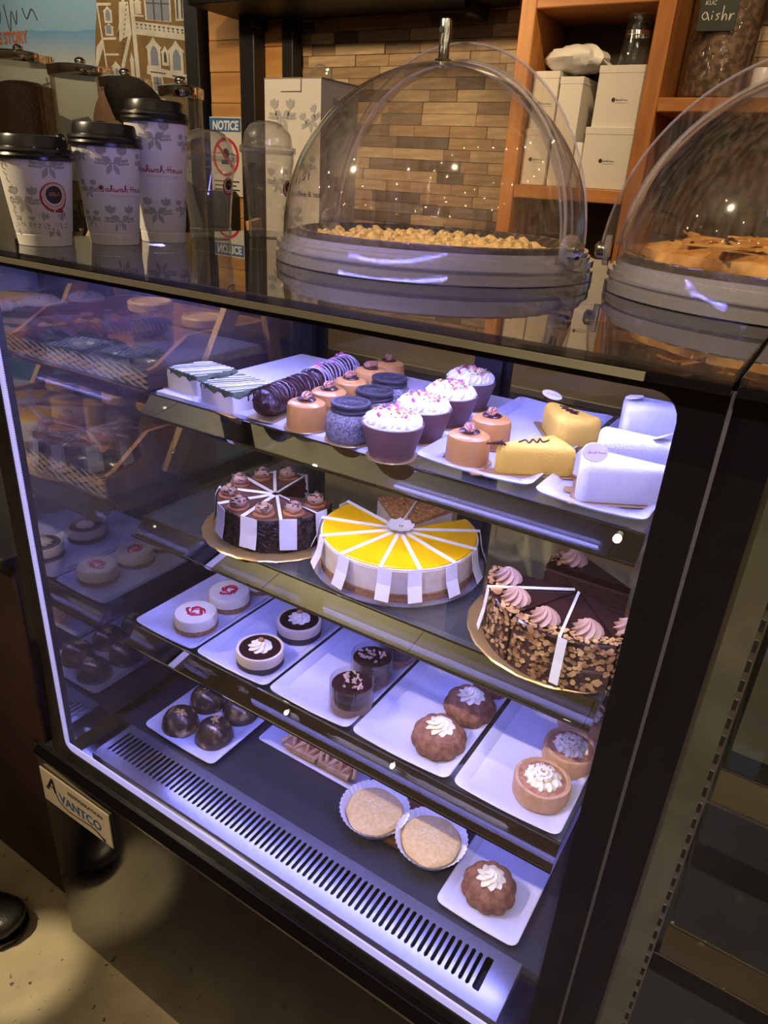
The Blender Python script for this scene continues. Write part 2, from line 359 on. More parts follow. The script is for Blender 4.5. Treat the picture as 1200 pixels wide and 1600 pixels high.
# ------------------------------------------------------------------ the room
FLOORM = mat('stained_concrete', (0.50, 0.42, 0.28), 0.55, c2=(0.36, 0.29, 0.19), scale=9, bump=0.15, bscale=90, lo=0.35, hi=0.7)
N_, L_ = nt(FLOORM); bs = N_['Principled BSDF']; src = bs.inputs['Base Color'].links[0].from_socket
tcx = N_.new('ShaderNodeTexCoord'); sp = N_.new('ShaderNodeTexNoise'); sp.inputs['Scale'].default_value = 55; sp.inputs['Detail'].default_value = 3; L_.new(tcx.outputs['Object'], sp.inputs[0])
rp = N_.new('ShaderNodeValToRGB'); rp.color_ramp.elements[0].position = 0.66; rp.color_ramp.elements[1].position = 0.72; L_.new(sp.outputs['Fac'], rp.inputs[0])
mxn = N_.new('ShaderNodeMix'); mxn.data_type = 'RGBA'; L_.new(rp.outputs[0], mxn.inputs[0]); L_.new(src, mxn.inputs[6]); mxn.inputs[7].default_value = (0.05, 0.035, 0.025, 1); L_.new(mxn.outputs[2], bs.inputs['Base Color'])
X0, X1, Y0, Y1, ZC = -4.2, 3.0, -3.6, 2.32, 3.1
struct(B().bx(X0, X1, Y0, Y1, -0.1, 0).out('floor', FLOORM, smooth=False))
CEILM = mat('plaster_ceiling', (0.42, 0.36, 0.24), 0.8); WALLM = mat('dim_plaster', (0.20, 0.14, 0.09), 0.8)
struct(B().bx(X0, X1, Y0, Y1, ZC, ZC + 0.1).out('ceiling', CEILM, smooth=False))
struct(B().bx(X0 - 0.1, X0, Y0, Y1, 0, ZC).out('wall_left', WALLM, smooth=False))
struct(B().bx(X1, X1 + 0.1, Y0, Y1, 0, ZC).out('wall_right', WALLM, smooth=False))
struct(B().bx(X0, X1, Y0 - 0.1, Y0, 0, ZC).out('wall_front', WALLM, smooth=False))
wall = struct(B().bx(X0, X1, 2.32, 2.42, 0, ZC).out('wall_back', mat('tile_backing', (0.10, 0.07, 0.05), 0.8), smooth=False))
# wooden mosaic planks on the back wall, each its own piece
tcol = [(0.50, 0.36, 0.22), (0.40, 0.27, 0.155), (0.56, 0.43, 0.28), (0.27, 0.18, 0.11), (0.12, 0.085, 0.06), (0.34, 0.23, 0.13), (0.20, 0.155, 0.115), (0.46, 0.34, 0.22)]
TM = [mat('mosaic_wood_%s' % n, c, 0.6, c2=tuple(x * 0.72 for x in c), scale=30, stretch=(0.25, 1, 2), bump=0.25, bscale=60) for n, c in zip('oak ash pale walnut ebony elm smoke birch'.split(), tcol)]
TH = 0.041; TMESH = {}
def plank_mesh(l, k):
    if (l, k) not in TMESH:
        b = B(); rbox(b, (0, 0, 0), (l - 0.0015, 0.012, TH - 0.0015), 0.0012, n=1)
        o = b.out('plank', TM[k], None, smooth=False); TMESH[(l, k)] = o.data; bpy.data.objects.remove(o)
    return TMESH[(l, k)]
rt = random.Random(3); nplank = 0; z = 1.06; rest = B()
while z < 2.06:
    x = -1.42 - rt.random() * 0.1
    while x < 0.82:
        l = rt.choice((0.12, 0.16, 0.19, 0.24)); k = rt.choice((0, 0, 1, 1, 2, 2, 3, 5, 5, 4, 6, 7)); d = rt.random() * 0.006
        x0 = max(x, -1.42)
        if x0 > x: l = round(x + l - x0, 2)
        if l > 0.03:
            if nplank < 298:
                o = bpy.data.objects.new('plank', plank_mesh(l, k)); COL.objects.link(o); o.parent = wall; o.location = (x0 + l / 2, 2.314 - d, z + TH / 2); nplank += 1
            else: rest.box((x0 + l / 2, 2.314 - d, z + TH / 2), (l - .0015, .012, TH - .0015), k)
        x = x0 + l
    z += TH
if rest.v:
    o = rest.out('distant_planks', TM, wall, smooth=False); o['kind'] = 'stuff'

# pine boards and black posts between the mural and the mosaic
pil = struct(B().bx(-1.86, -1.40, 2.27, 2.30, 0, ZC).out('pillar_backing', BLACKM, smooth=False)); pil.name = 'trim_1'
for i in range(13):
    b = B(); rbox(b, (0, 0, 0), (0.24, 0.02, 0.118), 0.002, n=1); b.out('board', PANELW, pil, (-1.73, 2.26 - 0.002 * (i % 2), 0.96 + i * 0.12), smooth=False)
for i in range(13):
    b = B(); rbox(b, (0, 0, 0), (0.17, 0.02, 0.118), 0.002, n=1); b.out('board', PANELW, pil, (-1.49, 2.262 - 0.002 * ((i + 1) % 2), 0.93 + i * 0.12), smooth=False)
b = B(); rbox(b, (-1.92, 2.25, 1.55), (0.085, 0.08, 3.1), 0.004, n=1); struct(b.out('trim_2', BLACKM))
b = B(); rbox(b, (-1.565, 2.22, 1.55), (0.085, 0.08, 3.1), 0.004, n=1); struct(b.out('trim_3', BLACKM))
b = B(); rbox(b, (-1.385, 2.26, 1.55), (0.06, 0.06, 3.1), 0.004, n=1); struct(b.out('trim_4', BLACKM))
t = thing('wall_shelf', 'black wall shelf running along the top above the pine boards', 'shelf', (-1.02, 2.12, 1.955))
b = B(); rbox(b, (0, 0, 0), (1.26, 0.36, 0.06), 0.004, n=1); b.out('board', BLACKM, t)
for x in (-0.5, 0.5):
    b = B(); rbox(b, (x, 0.1, -0.05), (0.03, 0.14, 0.04), 0.003, n=1); b.out('bracket', BLACKM, t)

# ------------------------------------------------------------------ the painted mural (flat print on a panel)
mur = thing('wall_mural', 'painted wall mural of blue sky and ornate brown house with word STORY', 'mural', (-3.05, 2.30, 1.0))
SKYM = bpy.data.materials.new('mural_sky'); SKYM.use_nodes = True; N_, L_ = nt(SKYM); bs = N_['Principled BSDF']; bs.inputs['Roughness'].default_value = 0.7
tcx = N_.new('ShaderNodeTexCoord'); sx = N_.new('ShaderNodeSeparateXYZ'); L_.new(tcx.outputs['Object'], sx.inputs[0])
nn = N_.new('ShaderNodeTexNoise'); nn.inputs['Scale'].default_value = 3; L_.new(tcx.outputs['Object'], nn.inputs[0])
ma = N_.new('ShaderNodeMath'); ma.operation = 'MULTIPLY_ADD'; ma.inputs[1].default_value = 0.10; L_.new(nn.outputs['Fac'], ma.inputs[0]); L_.new(sx.outputs['Z'], ma.inputs[2])
rp = N_.new('ShaderNodeValToRGB'); e = rp.color_ramp.elements; e[0].position = 0.55; e[0].color = (0.40, 0.36, 0.27, 1); e[1].position = 1.2; e[1].color = (0.10, 0.25, 0.42, 1)
x_ = e.new(0.82); x_.color = (0.46, 0.44, 0.35, 1); x_ = e.new(1.0); x_.color = (0.20, 0.34, 0.44, 1)
L_.new(ma.outputs[0], rp.inputs[0]); L_.new(rp.outputs[0], bs.inputs['Base Color'])
B().bx(-0.95, 1.09, -0.004, 0.004, -0.9, 2.0).out('sky_panel', SKYM, mur, smooth=False)
MBROWN = mat('mural_brown', (0.21, 0.115, 0.03), 0.7, c2=(0.16, 0.085, 0.022), scale=9); MWHITE = mat('mural_white', (0.60, 0.54, 0.42), 0.7, c2=(0.48, 0.43, 0.33), scale=14)
MGLASS = mat('mural_grey', (0.20, 0.21, 0.25), 0.6); MDARK = mat('mural_dark', (0.055, 0.05, 0.05), 0.7); MORANGE = mat('mural_orange', (0.42, 0.10, 0.03), 0.6); MHILL = mat('mural_hill', (0.10, 0.10, 0.09), 0.7)
def ml(k): return lambda x, y: (x, -0.0045 - 0.0006 * k, y)
# building, in metres on the panel: local x = world x + 3.05, z = world z - 1.0
def q(u, v):                                    # sketch grid of the painted house -> panel metres
    return (0.3325 + 0.000724 * u, 1.0665 - 0.0000381 * u - 0.000408 * v)
def P(*pts): return [q(*p) for p in pts]
decal('house', [P((100, -900), (1100, -900), (1100, 1500), (20, 1500), (20, 720), (60, 330), (100, 90))], ml(1), MBROWN, mur)
white = [P((430, -300), (470, -300), (490, 1500), (450, 1500)), P((960, -300), (1000, -300), (1010, 1500), (975, 1500)), P((440, 205), (970, 255), (975, 385), (450, 335)), P((570, -300), (820, -300), (815, 210), (575, 195)), P((850, -300), (965, -300), (960, 190), (855, 200)),
         P((450, 135), (560, 150), (560, 165), (450, 160)), P((100, 30), (250, 30), (250, 55), (100, 60)), P((100, 60), (115, 60), (160, 770), (145, 770)), P((135, 380), (270, 372), (270, 398), (135, 405)), P((145, 545), (285, 538), (285, 560), (145, 566)),
         P((380, -100), (420, -100), (280, 380), (275, 420)), P((330, 20), (420, 20), (430, 330), (300, 420)), P((400, 330), (430, 330), (310, 760), (270, 760)), P((60, 480), (120, 400), (130, 480), (40, 720), (20, 720)),
         P((560, 640), (950, 720), (940, 760), (890, 810), (800, 760), (590, 740), (550, 730)), P((590, 740), (700, 745), (720, 1100), (600, 1100)), P((1005, 470), (1035, 470), (1045, 740), (1015, 740))]
def arch(cx, cy, w_, h_): return P(*[(cx - w_, cy + h_), (cx - w_, cy - h_ * .35), (cx - w_ * 1.25, cy - h_ * .45), (cx - w_ * .5, cy - h_ * .8), (cx, cy - h_ * 1.15), (cx + w_ * .5, cy - h_ * .8), (cx + w_ * 1.25, cy - h_ * .45), (cx + w_, cy - h_ * .35), (cx + w_, cy + h_)])
white += [arch(632, 530, 62, 150), arch(840, 555, 62, 150), arch(738, 545, 32, 92), arch(208, 150, 40, 80), arch(208, 300, 42, 60), arch(245, 720, 40, 90), arch(412, 660, 18, 130), arch(510, 60, 30, 75)]
decal('white_trim', white, ml(2), MWHITE, mur)
def lens(cx, cy, w_, h_): return P(*[(cx - w_, cy + h_), (cx - w_, cy - h_ * .3), (cx - w_ * .55, cy - h_ * .75), (cx, cy - h_), (cx + w_ * .55, cy - h_ * .75), (cx + w_, cy - h_ * .3), (cx + w_, cy + h_)])
decal('window_glass', [lens(635, 540, 36, 100), lens(843, 570, 36, 105), lens(208, 150, 24, 58), P((180, 255), (230, 255), (230, 340), (180, 340)), lens(250, 730, 18, 45), P((585, -300), (805, -300), (800, 200), (590, 190)), P((610, 755), (690, 760), (695, 900), (615, 900)), P((815, 790), (885, 800), (885, 900), (815, 900))], ml(3), MGLASS, mur)
dk = [lens(738, 550, 12, 55)]
for k in range(12): dk += [P((475 + k * 42, 225 + k * 5), (500 + k * 42, 227 + k * 5), (490 + k * 42, 250 + k * 5)), P((480 + k * 42, 262 + k * 4), (500 + k * 42, 268 + k * 4), (490 + k * 42, 280 + k * 4))]
dk += [P((585, 700), (735, 712), (730, 722), (590, 712)), P((790, 725), (940, 740), (900, 752), (800, 742)), P((590, 25), (805, 35), (805, 45), (590, 37)), P((655, -200), (668, -200), (668, 195), (655, 195)), P((728, -200), (740, -200), (740, 200), (728, 200)), P((610, 815), (690, 820), (690, 828), (610, 823)), P((645, 755), (652, 755), (655, 900), (648, 900))]
for k in range(3): dk += [P((870 + k * 40, -100), (885 + k * 40, -100), (880 + k * 40, 180), (868 + k * 40, 170))]
for k in range(14): dk += [P((400 - k * 8, 40 + k * 48), (412 - k * 8, 44 + k * 48), (398 - k * 8, 62 + k * 48))]
decal('window_bars', dk, ml(4), MDARK, mur)
decal('hill', [[(-0.2, .50), (-0.05, .58), (.1, .54), (.25, .56), (.34, .5), (.34, -.5), (-.2, -.5)]], ml(1), MHILL, mur)
decal('telegraph_pole', ribbon([(-.04, .5), (-.065, .74)], .01) + ribbon([(-.105, .705), (-.03, .715)], .008) + ribbon([(-.10, .665), (-.02, .672)], .008), ml(2), MDARK, mur)
decal('lettering', shift(textpolys('E STORY', 0.075, xs=0.92, bold=.003), -0.455, 0.905), ml(2), MORANGE, mur)
hw = []
for st in ([(-.50, 1.06), (-.47, 1.0), (-.44, 1.06), (-.42, 1.0), (-.40, 1.05)], [(-.36, 1.08), (-.33, .96), (-.30, 1.05), (-.27, .99), (-.25, 1.05)], [(-.2, 1.06), (-.17, 1.01), (-.12, 1.05), (-.08, 1.0)]): hw += ribbon(catmull(st), .008)
decal('handwriting', hw, ml(2), MDARK, mur)

# ------------------------------------------------------------------ pendant lamps over the room: their bulbs light it and glint in the domes
rt = random.Random(11)
def pendant(i, x, y, z):
    t = thing('pendant_lamp', 'bare bulb pendant on cord, %s from the left in the %s row' % ('first second third fourth fifth sixth'.split()[i % 6], 'fourth third second nearest'.split()[i // 6]), 'lamp', (x, y, z), 0, 'bare bulb pendants over the shop floor')
    B().ell((0, 0, 0), (0.014, 0.014, 0.018), 8, 6).out('bulb', BULB, t)
    B().lathe([(0.012, 0.028), (0.014, 0.032), (0.014, 0.07), (0.004, 0.075)], 10).out('socket', BLACKM, t)
    B().tube([(0, 0, 0.072), (0, 0, ZC - z)], 0.002, 5).out('cord', BLACKM, t)
pl = []
for i in range(4):
    for j in range(6): pl.append((-2.6 + j * 0.98 + rt.uniform(-.2, .2), -3.0 + i * 0.8 + rt.uniform(-.2, .2), 2.35 + rt.uniform(-.1, .2)))
for i, p in enumerate(pl): pendant(i, *p)
TINY = emitter('tiny_bulb_glow', (1.0, 0.82, 0.55), 260.0); tiny_mesh = None
for i, (xs_, z_) in enumerate(((1.15, 2.7), (1.8, 2.55), (2.45, 2.4))):
    t = thing('string_light', 'string of tiny warm bulbs sagging under the ceiling in the %s row' % ('nearest', 'middle', 'farthest')[i], 'lights', (xs_, -0.8, z_), 0, 'strings of tiny bulbs under the ceiling')
    f_ = lambda u: (.25 * sin(u * 9 + i), -2.4 + 4.6 * u, -.18 * sin(pi * (u * 3 % 1)))
    B().tube([f_(k / 48) for k in range(49)], .002, 4).out('wire', BLACKM, t)
    for u_ in (0, 1): p_ = f_(u_); B().tube([p_, (p_[0], p_[1], ZC - z_)], .002, 4).out('hanger', BLACKM, t)
    for k in range(22):
        x_, yy, zz = f_((k + .5) / 22)
        if tiny_mesh is None: o = B().ell((0, 0, 0), (.006, .006, .008), 6, 4).out('bulb', TINY, t, (x_, yy, zz - .009)); tiny_mesh = o.data
        else: o = bpy.data.objects.new('bulb', tiny_mesh); COL.objects.link(o); o.parent = t; o.location = (x_, yy, zz - .009)

# ------------------------------------------------------------------ display cases
def frame_ring(b, x0, x1, z0, z1, ix0, ix1, iz0, iz1, r, y0, y1, mi=0):
    n = 5; cx, cz = (ix0 + ix1) / 2, (iz0 + iz1) / 2
    inn = rrect(ix1 - ix0, iz1 - iz0, r, n, cx, cz); out = []
    for (x, z) in inn:                                            # outer rectangle points paired with the rounded opening
        k = len(out) // (n + 1); j = len(out) % (n + 1)
        ex, ez = ((x1, z1), (x0, z1), (x0, z0), (x1, z0))[k]
        out.append((ex, ez))
    lo = [[(x, y0, z) for x, z in out], [(x, y0, z) for x, z in inn], [(x, y1, z) for x, z in inn], [(x, y1, z) for x, z in out]]
    lo.append(lo[0]); b.loft(lo, False, False, mi)
def build_case(label, x0, x1, bx0, cx0, cx1, sxl, sxr, shelves, lit, badge):
    t = thing('display_case', label, 'display case', (0, 0, 0)); YB = 0.66
    # cabinet base with the black glass front
    B().bx(bx0 + 0.004, x1 - .001, 0.006, YB, 0.0, 0.47).out('cabinet', BLACKM, t, smooth=False)
    b = B(); rbox(b, ((bx0 + x1) / 2, 0.003, 0.245), (x1 - bx0, 0.006, 0.49), 0.002, n=2); b.out('front_panel', BLACK, t)
    b = B(); b.loft([[(x, y, z) for y, z in ((0.004, 0.470), (-0.010, 0.472), (-0.012, 0.480), (-0.003, 0.492), (0.004, 0.4925))] for x in (bx0 + 0.015, x1)]); b.out('base_trim', BLACK, t, smooth=False)
    if badge:
        p = badge_plate(t)
    # front glass with its printed black border and dotted white edge band
    B().bx(x0, x1, 0.0, 0.005, 0.4925, 1.2505).out('front_glass', PANE, t, smooth=False)
    b = B(); frame_ring(b, x0, x1, 0.4925, 1.2505, cx0, cx1, 0.512, 1.2435, 0.018, 0.0055, 0.0075); b.out('black_border', mat('black_print_border', (.003, .003, .006), .4, spec=.15), t)
    if lit:
        B().bx(x1 + .0003, x1 + .0029, .0015, .012, 0.47, 1.2505).out('edge_highlight', mat('edge_highlight_grey', (.06, .057, .085), .35), t, smooth=False)  # highlight along the case edge, painted as a grey-violet strip
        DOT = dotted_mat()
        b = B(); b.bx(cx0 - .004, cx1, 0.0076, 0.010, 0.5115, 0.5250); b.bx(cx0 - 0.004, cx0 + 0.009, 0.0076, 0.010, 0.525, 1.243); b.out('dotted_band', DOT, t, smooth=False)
    # top glass with edge trims
    b = B(); rbox(b, ((x0 + x1) / 2, YB / 2, 1.2598), (x1 - x0, YB + .012, 0.006), 0.001, n=2); b.out('top_glass', TOPGL, t)
    b = B(); b.bx(x0, x1, -0.006, 0.0115, 1.2508, 1.2566); b.bx(x0, x1, 0.63, 0.66, 1.2508, 1.2566); b.bx(x0, x0 + .02, 0.012, 0.63, 1.2508, 1.2566); b.bx(x1 - .02, x1, 0.012, 0.63, 1.2508, 1.2566); b.out('top_frame', BLACK, t, smooth=False)
    if lit: B().bx(x0, x1 - 0.05, -0.0085, -0.006, 1.2508, 1.2562).out('silver_trim', mat('dull_aluminium', (.16, .145, .115), .45, .2), t, smooth=False)
    # corner posts, side walls, rear sliding doors
    for q_ in ((x0, x0 + .022, .01, .03), (x0, x0 + .022, YB - .05, YB), (x1 - .022, x1, YB - .05, YB)): B().bx(*q_, 0.47, 1.2508).out('corner_post', BLACKM, t, smooth=False)
    if lit:
        B().bx(x0 + 0.002, x0 + 0.007, 0.03, YB - 0.05, 0.49, 1.2505).out('side_glass', SIDEPANE, t, smooth=False)
        B().bx(x0 + 0.0005, x0 + 0.0017, 0.03, YB - 0.05, 1.205, 1.2505).out('side_border', BLACKM, t, smooth=False)
        b = B(); b.bx(x1 - 0.018, x1 - 0.013, 0.012, YB - 0.05, 0.49, 1.2505); b.out('side_panel', mat('white_liner', (0.75, 0.75, 0.76), 0.4), t, smooth=False)
    else:
        B().bx(x0 + 0.026, x0 + 0.032, 0.03, YB - 0.05, 0.49, 1.2505).out('side_panel', STEEL, t, smooth=False)
        b = B(); b.loft([[(x0 + 0.030, 0.038, z), (x0 + 0.051, 0.040, z), (x0 + 0.051, 0.045, z), (x0 + 0.030, 0.043, z)] for z in (0.44, 1.25)]); b.out('steel_liner', mat('worn_steel', (.50, .48, .42), .34, .85, bump=.2, bscale=30, c2=(.36, .34, .29), scale=14), t, smooth=False)
        b = B(); b.bx(x0 + 0.05, x0 + 0.056, 0.046, 0.062, 0.49, 1.25)
        for k in range(40): b.bx(x0 + 0.0515, x0 + 0.0545, 0.0450, 0.0462, 0.52 + k * 0.018, 0.53 + k * 0.018, 1)
        b.out('slotted_upright', [STEEL, BLACKM], t, smooth=False)
        B().bx(x1 - 0.028, x1 - 0.022, 0.012, YB - 0.05, 0.49, 1.2505).out('side_panel', STEEL, t, smooth=False)
    for k, (a, c) in enumerate(((x0 + .025, (x0 + x1) / 2 + .02), ((x0 + x1) / 2 - .02, x1 - .03))):
        y = 0.615 + 0.012 * k
        d = B().bx(a, c, y, y + 0.005, 0.5, 1.24).out('rear_door', PANE, t, smooth=False)
        b = B(); b.bx(a, a + .05, y - .003, y + .008, 0.5, 1.24); b.bx(c - .05, c, y - .003, y + .008, 0.5, 1.24); b.bx(a, c, y - .003, y + .008, 0.5, 0.53); b.bx(a, c, y - .003, y + .008, 1.21, 1.24); b.out('stile', BLACKP, d, smooth=False)
    for xa in (sxl, sxr - .022):
        b = B(); b.bx(xa, xa + 0.022, 0.585, 0.60, 0.5, 1.24)
        for k in range(44): b.bx(xa + 0.007, xa + 0.013, 0.5835, 0.5855, 0.53 + k * .016, 0.539 + k * .016, 1)
        b.out('slotted_upright', [DARKMET, BLACKM], t, smooth=False)
    # shelves: glass, mirrored price strip, light strip, end brackets
    for ks, (y, z) in enumerate(shelves):
        s = B().bx(sxl, sxr, y + .002, 0.58, z - 0.006, z).out('shelf', SHELFGL if lit else PANE, t, smooth=False)
        b = B(); b.loft([[(x, yy, zz) for yy, zz in ((y + .0018, z - .0001), (y - .0205, z - .0275), (y - .019, z - .0285), (y + .0018, z - .003))] for x in (sxl, sxr)]); b.out('price_strip', MIRROR, s, smooth=False)
        b = B(); b.tube([(sxl - .004, y - .0215, z - .0262), (sxr, y - .0215, z - .0262)], .0013, 6); b.tube([(sxl - .006, y - .020, z - .0292), (sxr, y - .020, z - .0292)], .0013, 6); b.tube([(sxl, y + .0005, z - .0013), (sxr, y + .0005, z - .0013)], .0014, 6); b.out('edge_rail', MIRROR, s)
        for x in (sxl + .004, sxr - .004):
            b = B(); b.loft([[(xx, yy, zz) for yy, zz in ((y + .01, z - .0065), (y + .01, z - .022), (.58, z - .045), (.58, z - .0065))] for xx in (x - .0015, x + .0015)]); b.out('shelf_bracket', STEEL, s, smooth=False)
        if lit:
            B().bx(sxl + .02, sxr - .02, y + .006, y + .022, z - .0165, z - .0078).out('light_housing', STEEL, s, smooth=False)
            B().bx(sxl + .03, sxr - .03, y + .0085, y + .0165, z - .0178, z - .0166).out('light_strip', LEDU if ks == 0 else LED, s, smooth=False)
    if lit:
        B().bx(.28, .65, 0.0135, 0.0155, 1.2415, 1.2500).out('top_light_housing', BLACKM, t, smooth=False)
        B().bx(.29, .64, 0.0157, 0.0187, 1.2435, 1.2465).out('light_strip', LEDT, t, smooth=False)
        B().bx(cx0 + .01, cx1 - .01, 0.330, 0.3345, 1.2405, 1.2442).out('light_strip', LEDM, t, smooth=False)
        b = B(); b.bx(cx0 + .005, cx1 - .005, 0.288, 0.346, 1.2500, 1.2520); b.bx(cx0 + .005, cx1 - .005, 0.3365, 0.346, 1.238, 1.2500); b.bx(cx0 + .005, cx1 - .005, 0.288, 0.2895, 1.2365, 1.2500); b.bx(cx0 + .005, cx1 - .005, .3300, .3345, 1.2442, 1.2500); b.out('added_light_hood', BLACKM, t, smooth=False)  # hood and lip added to keep the strip's bright line out of view
    # deck and slotted air grille
    B().bx(x0 + .022, x1 - .028, 0.118, 0.60, 0.47, 0.4842).out('deck', mat('deck_sheet', (0.10, 0.10, 0.13), 0.2, 0.6), t, smooth=False)
    b = B(); ZG = 0.4857; ya, yb = 0.0585, 0.1045; g0, g1 = sxl + .018, sxr - .037; n = 70; p = (g1 - g0) / n; sw = p * 0.54
    b.bx(sxl + .0073, sxr - .0067, 0.0405, ya, ZG - .0012, ZG); b.bx(sxl + .0073, sxr - .0067, yb, 0.119, ZG - .0012, ZG); b.bx(sxl + .0073, g0, ya, yb, ZG - .0012, ZG); b.bx(g1, sxr - .0067, ya, yb, ZG - .0012, ZG)
    o = b.out('air_grille', mat('grille_steel', (0.33, 0.33, 0.39), 0.22, 0.75), t, smooth=False)
    bm_ = B(); bm_.bx(0, p - sw, ya, yb, -.0012, 0); e_ = sw / 2
    for yy, s_ in ((ya, 1), (yb, -1)):
        bm_.add([(-e_, yy, 0), (0, yy, 0), (0, yy + s_ * e_, 0)], [(0, 1, 2)]); bm_.add([(p - sw, yy, 0), (p - sw + e_, yy, 0), (p - sw, yy + s_ * e_, 0)], [(0, 1, 2)])
    ob = bm_.out('grille_bar', MATS['grille_steel'], o, (g0 + sw, 0, ZG), smooth=False)
    for k in range(1, n - 1):
        c = ob.copy(); COL.objects.link(c); c.location.x = g0 + sw + k * p
    b = B(); b.bx(sxl + .0073, sxr - .0067, 0.0395, 0.0405, 0.470, ZG); b.bx(sxl + .0063, sxl + .0073, 0.0395, 0.12, 0.470, ZG); b.bx(sxr - .0067, sxr - .0057, 0.0395, 0.12, 0.47, ZG)
    b.out('grille_skirt', MATS['grille_steel'], t, smooth=False)
    b = B(); b.loft([[(x, yy, zz) for yy, zz in ((0.0105, 0.500), (0.0135, 0.500), (0.022, 0.476), (0.13, 0.4705), (0.13, 0.470), (0.0105, 0.470))] for x in (x0 + .022, x1 - .028)]); b.out('drain_trough', mat('trough_steel', (0.20, 0.20, 0.27), 0.12, 1.0), t, smooth=False)
    return t
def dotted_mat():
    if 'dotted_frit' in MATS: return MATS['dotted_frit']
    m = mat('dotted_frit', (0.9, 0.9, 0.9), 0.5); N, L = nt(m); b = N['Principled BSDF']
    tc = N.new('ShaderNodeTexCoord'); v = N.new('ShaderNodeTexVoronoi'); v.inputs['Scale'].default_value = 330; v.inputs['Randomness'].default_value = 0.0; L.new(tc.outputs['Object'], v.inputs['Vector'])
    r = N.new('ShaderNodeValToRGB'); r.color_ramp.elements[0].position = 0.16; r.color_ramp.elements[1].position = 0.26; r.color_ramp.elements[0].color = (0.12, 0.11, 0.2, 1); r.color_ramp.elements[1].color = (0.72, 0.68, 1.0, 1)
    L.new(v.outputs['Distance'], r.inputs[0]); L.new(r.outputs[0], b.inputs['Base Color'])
    # the strips' light on this band is imitated by emission of its own
    # added glow: the printed band itself is no lamp
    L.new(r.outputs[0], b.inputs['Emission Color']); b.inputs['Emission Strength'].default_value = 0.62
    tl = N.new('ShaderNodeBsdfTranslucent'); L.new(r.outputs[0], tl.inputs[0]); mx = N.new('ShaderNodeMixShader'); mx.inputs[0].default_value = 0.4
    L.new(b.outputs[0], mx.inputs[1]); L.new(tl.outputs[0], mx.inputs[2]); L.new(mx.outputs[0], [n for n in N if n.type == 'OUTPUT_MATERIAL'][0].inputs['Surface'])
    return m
def badge_plate(t):
    p = thing('badge_plate', '', 'x', (0, 0, 0)); bpy.data.objects.remove(p)
    b = B(); rbox(b, (0.014, 0, 0.4), (0.176, 0.0025, 0.074), 0.0009, n=2); o = b.out('badge_plate', mat('badge_cream', (0.55, 0.47, 0.36), 0.4), t, (0, -0.0012, 0), smooth=False)
    mp = lambda x, y: (x, -0.0016, y)
    blue = mat('badge_blue', (0.03, 0.11, 0.28), 0.4)
    decal('lettering', shift(serif('VANTCO', 0.0268), -0.028, 0.3855), mp, blue, o)
    decal('lettering', shift(textpolys('REFRIGERATION', 0.0118, xs=1.0, bold=.00018), -0.002, 0.4165), mp, PRINTK, o)
    A = ribbon([(-0.059, 0.397), (-0.042, 0.426)], 0.0055) + ribbon([(-0.042, 0.427), (-0.038, 0.397)], 0.006) + ribbon([(-0.054, 0.4065), (-0.040, 0.4065)], 0.003) + ribbon([(-0.064, 0.397), (-0.053, 0.397)], 0.0024)
    sw = catmull([(-0.038, 0.400), (-0.030, 0.384), (-0.012, 0.3755), (0.012, 0.3755), (0.038, 0.3785), (0.060, 0.3785), (0.076, 0.372), (0.082, 0.3665)], 6)
    A += ribbon(sw, lambda q_: 0.0028 + 0.0052 * max(0, q_ - 0.55)); A += [disc(0.0042, 10, 0.081, 0.3695)]
    decal('emblem', A, mp, PRINTK, o)
    return o
def serif(s, size):
    # text with small slab serifs under and over the stems
    ps = textpolys(s, size, xs=0.94, spacing=1.02, bold=.0007); hh = size * 0.7; xs = {'V': (0, 1), 'A': (0, 1), 'N': (0, 1), 'T': (0.5,), 'C': (), 'O': ()}
    out = list(ps); x = 0.0
    for ch in s:
        g = textpolys(ch, size, xs=0.94)
        x1 = max(p[0] for po in textpolys(s[:s.index(ch) + 1], size, xs=0.94, spacing=1.02) for p in po); wd = max(p[0] for po in g for p in po)
        for f in xs[ch]:
            yy = hh if ch in 'V' else 0
            cx_ = x1 - wd * (1 - f) * 0.93
            out.append([(cx_ - size * .13, yy - size * .02), (cx_ + size * .13, yy - size * .02), (cx_ + size * .13, yy + size * .02), (cx_ - size * .13, yy + size * .02)])
    return out
SHELF_YZ = [(0.2241, 1.0463), (0.1889, 0.8560), (0.1523, 0.6710)]
build_case('lit black glass refrigerated pastry case full of cakes', -0.032, 0.8003, -0.080, 0.0, 0.773, 0.0105, 0.7393, SHELF_YZ, True, True)
build_case('dark empty black glass pastry case right of the lit one', 0.8035, 1.60, 0.8035, 0.832, 1.575, 0.868, 1.54, [(0.224, 1.0463), (0.186, 0.8368 + .0), (0.147, 0.6447)], False, False)

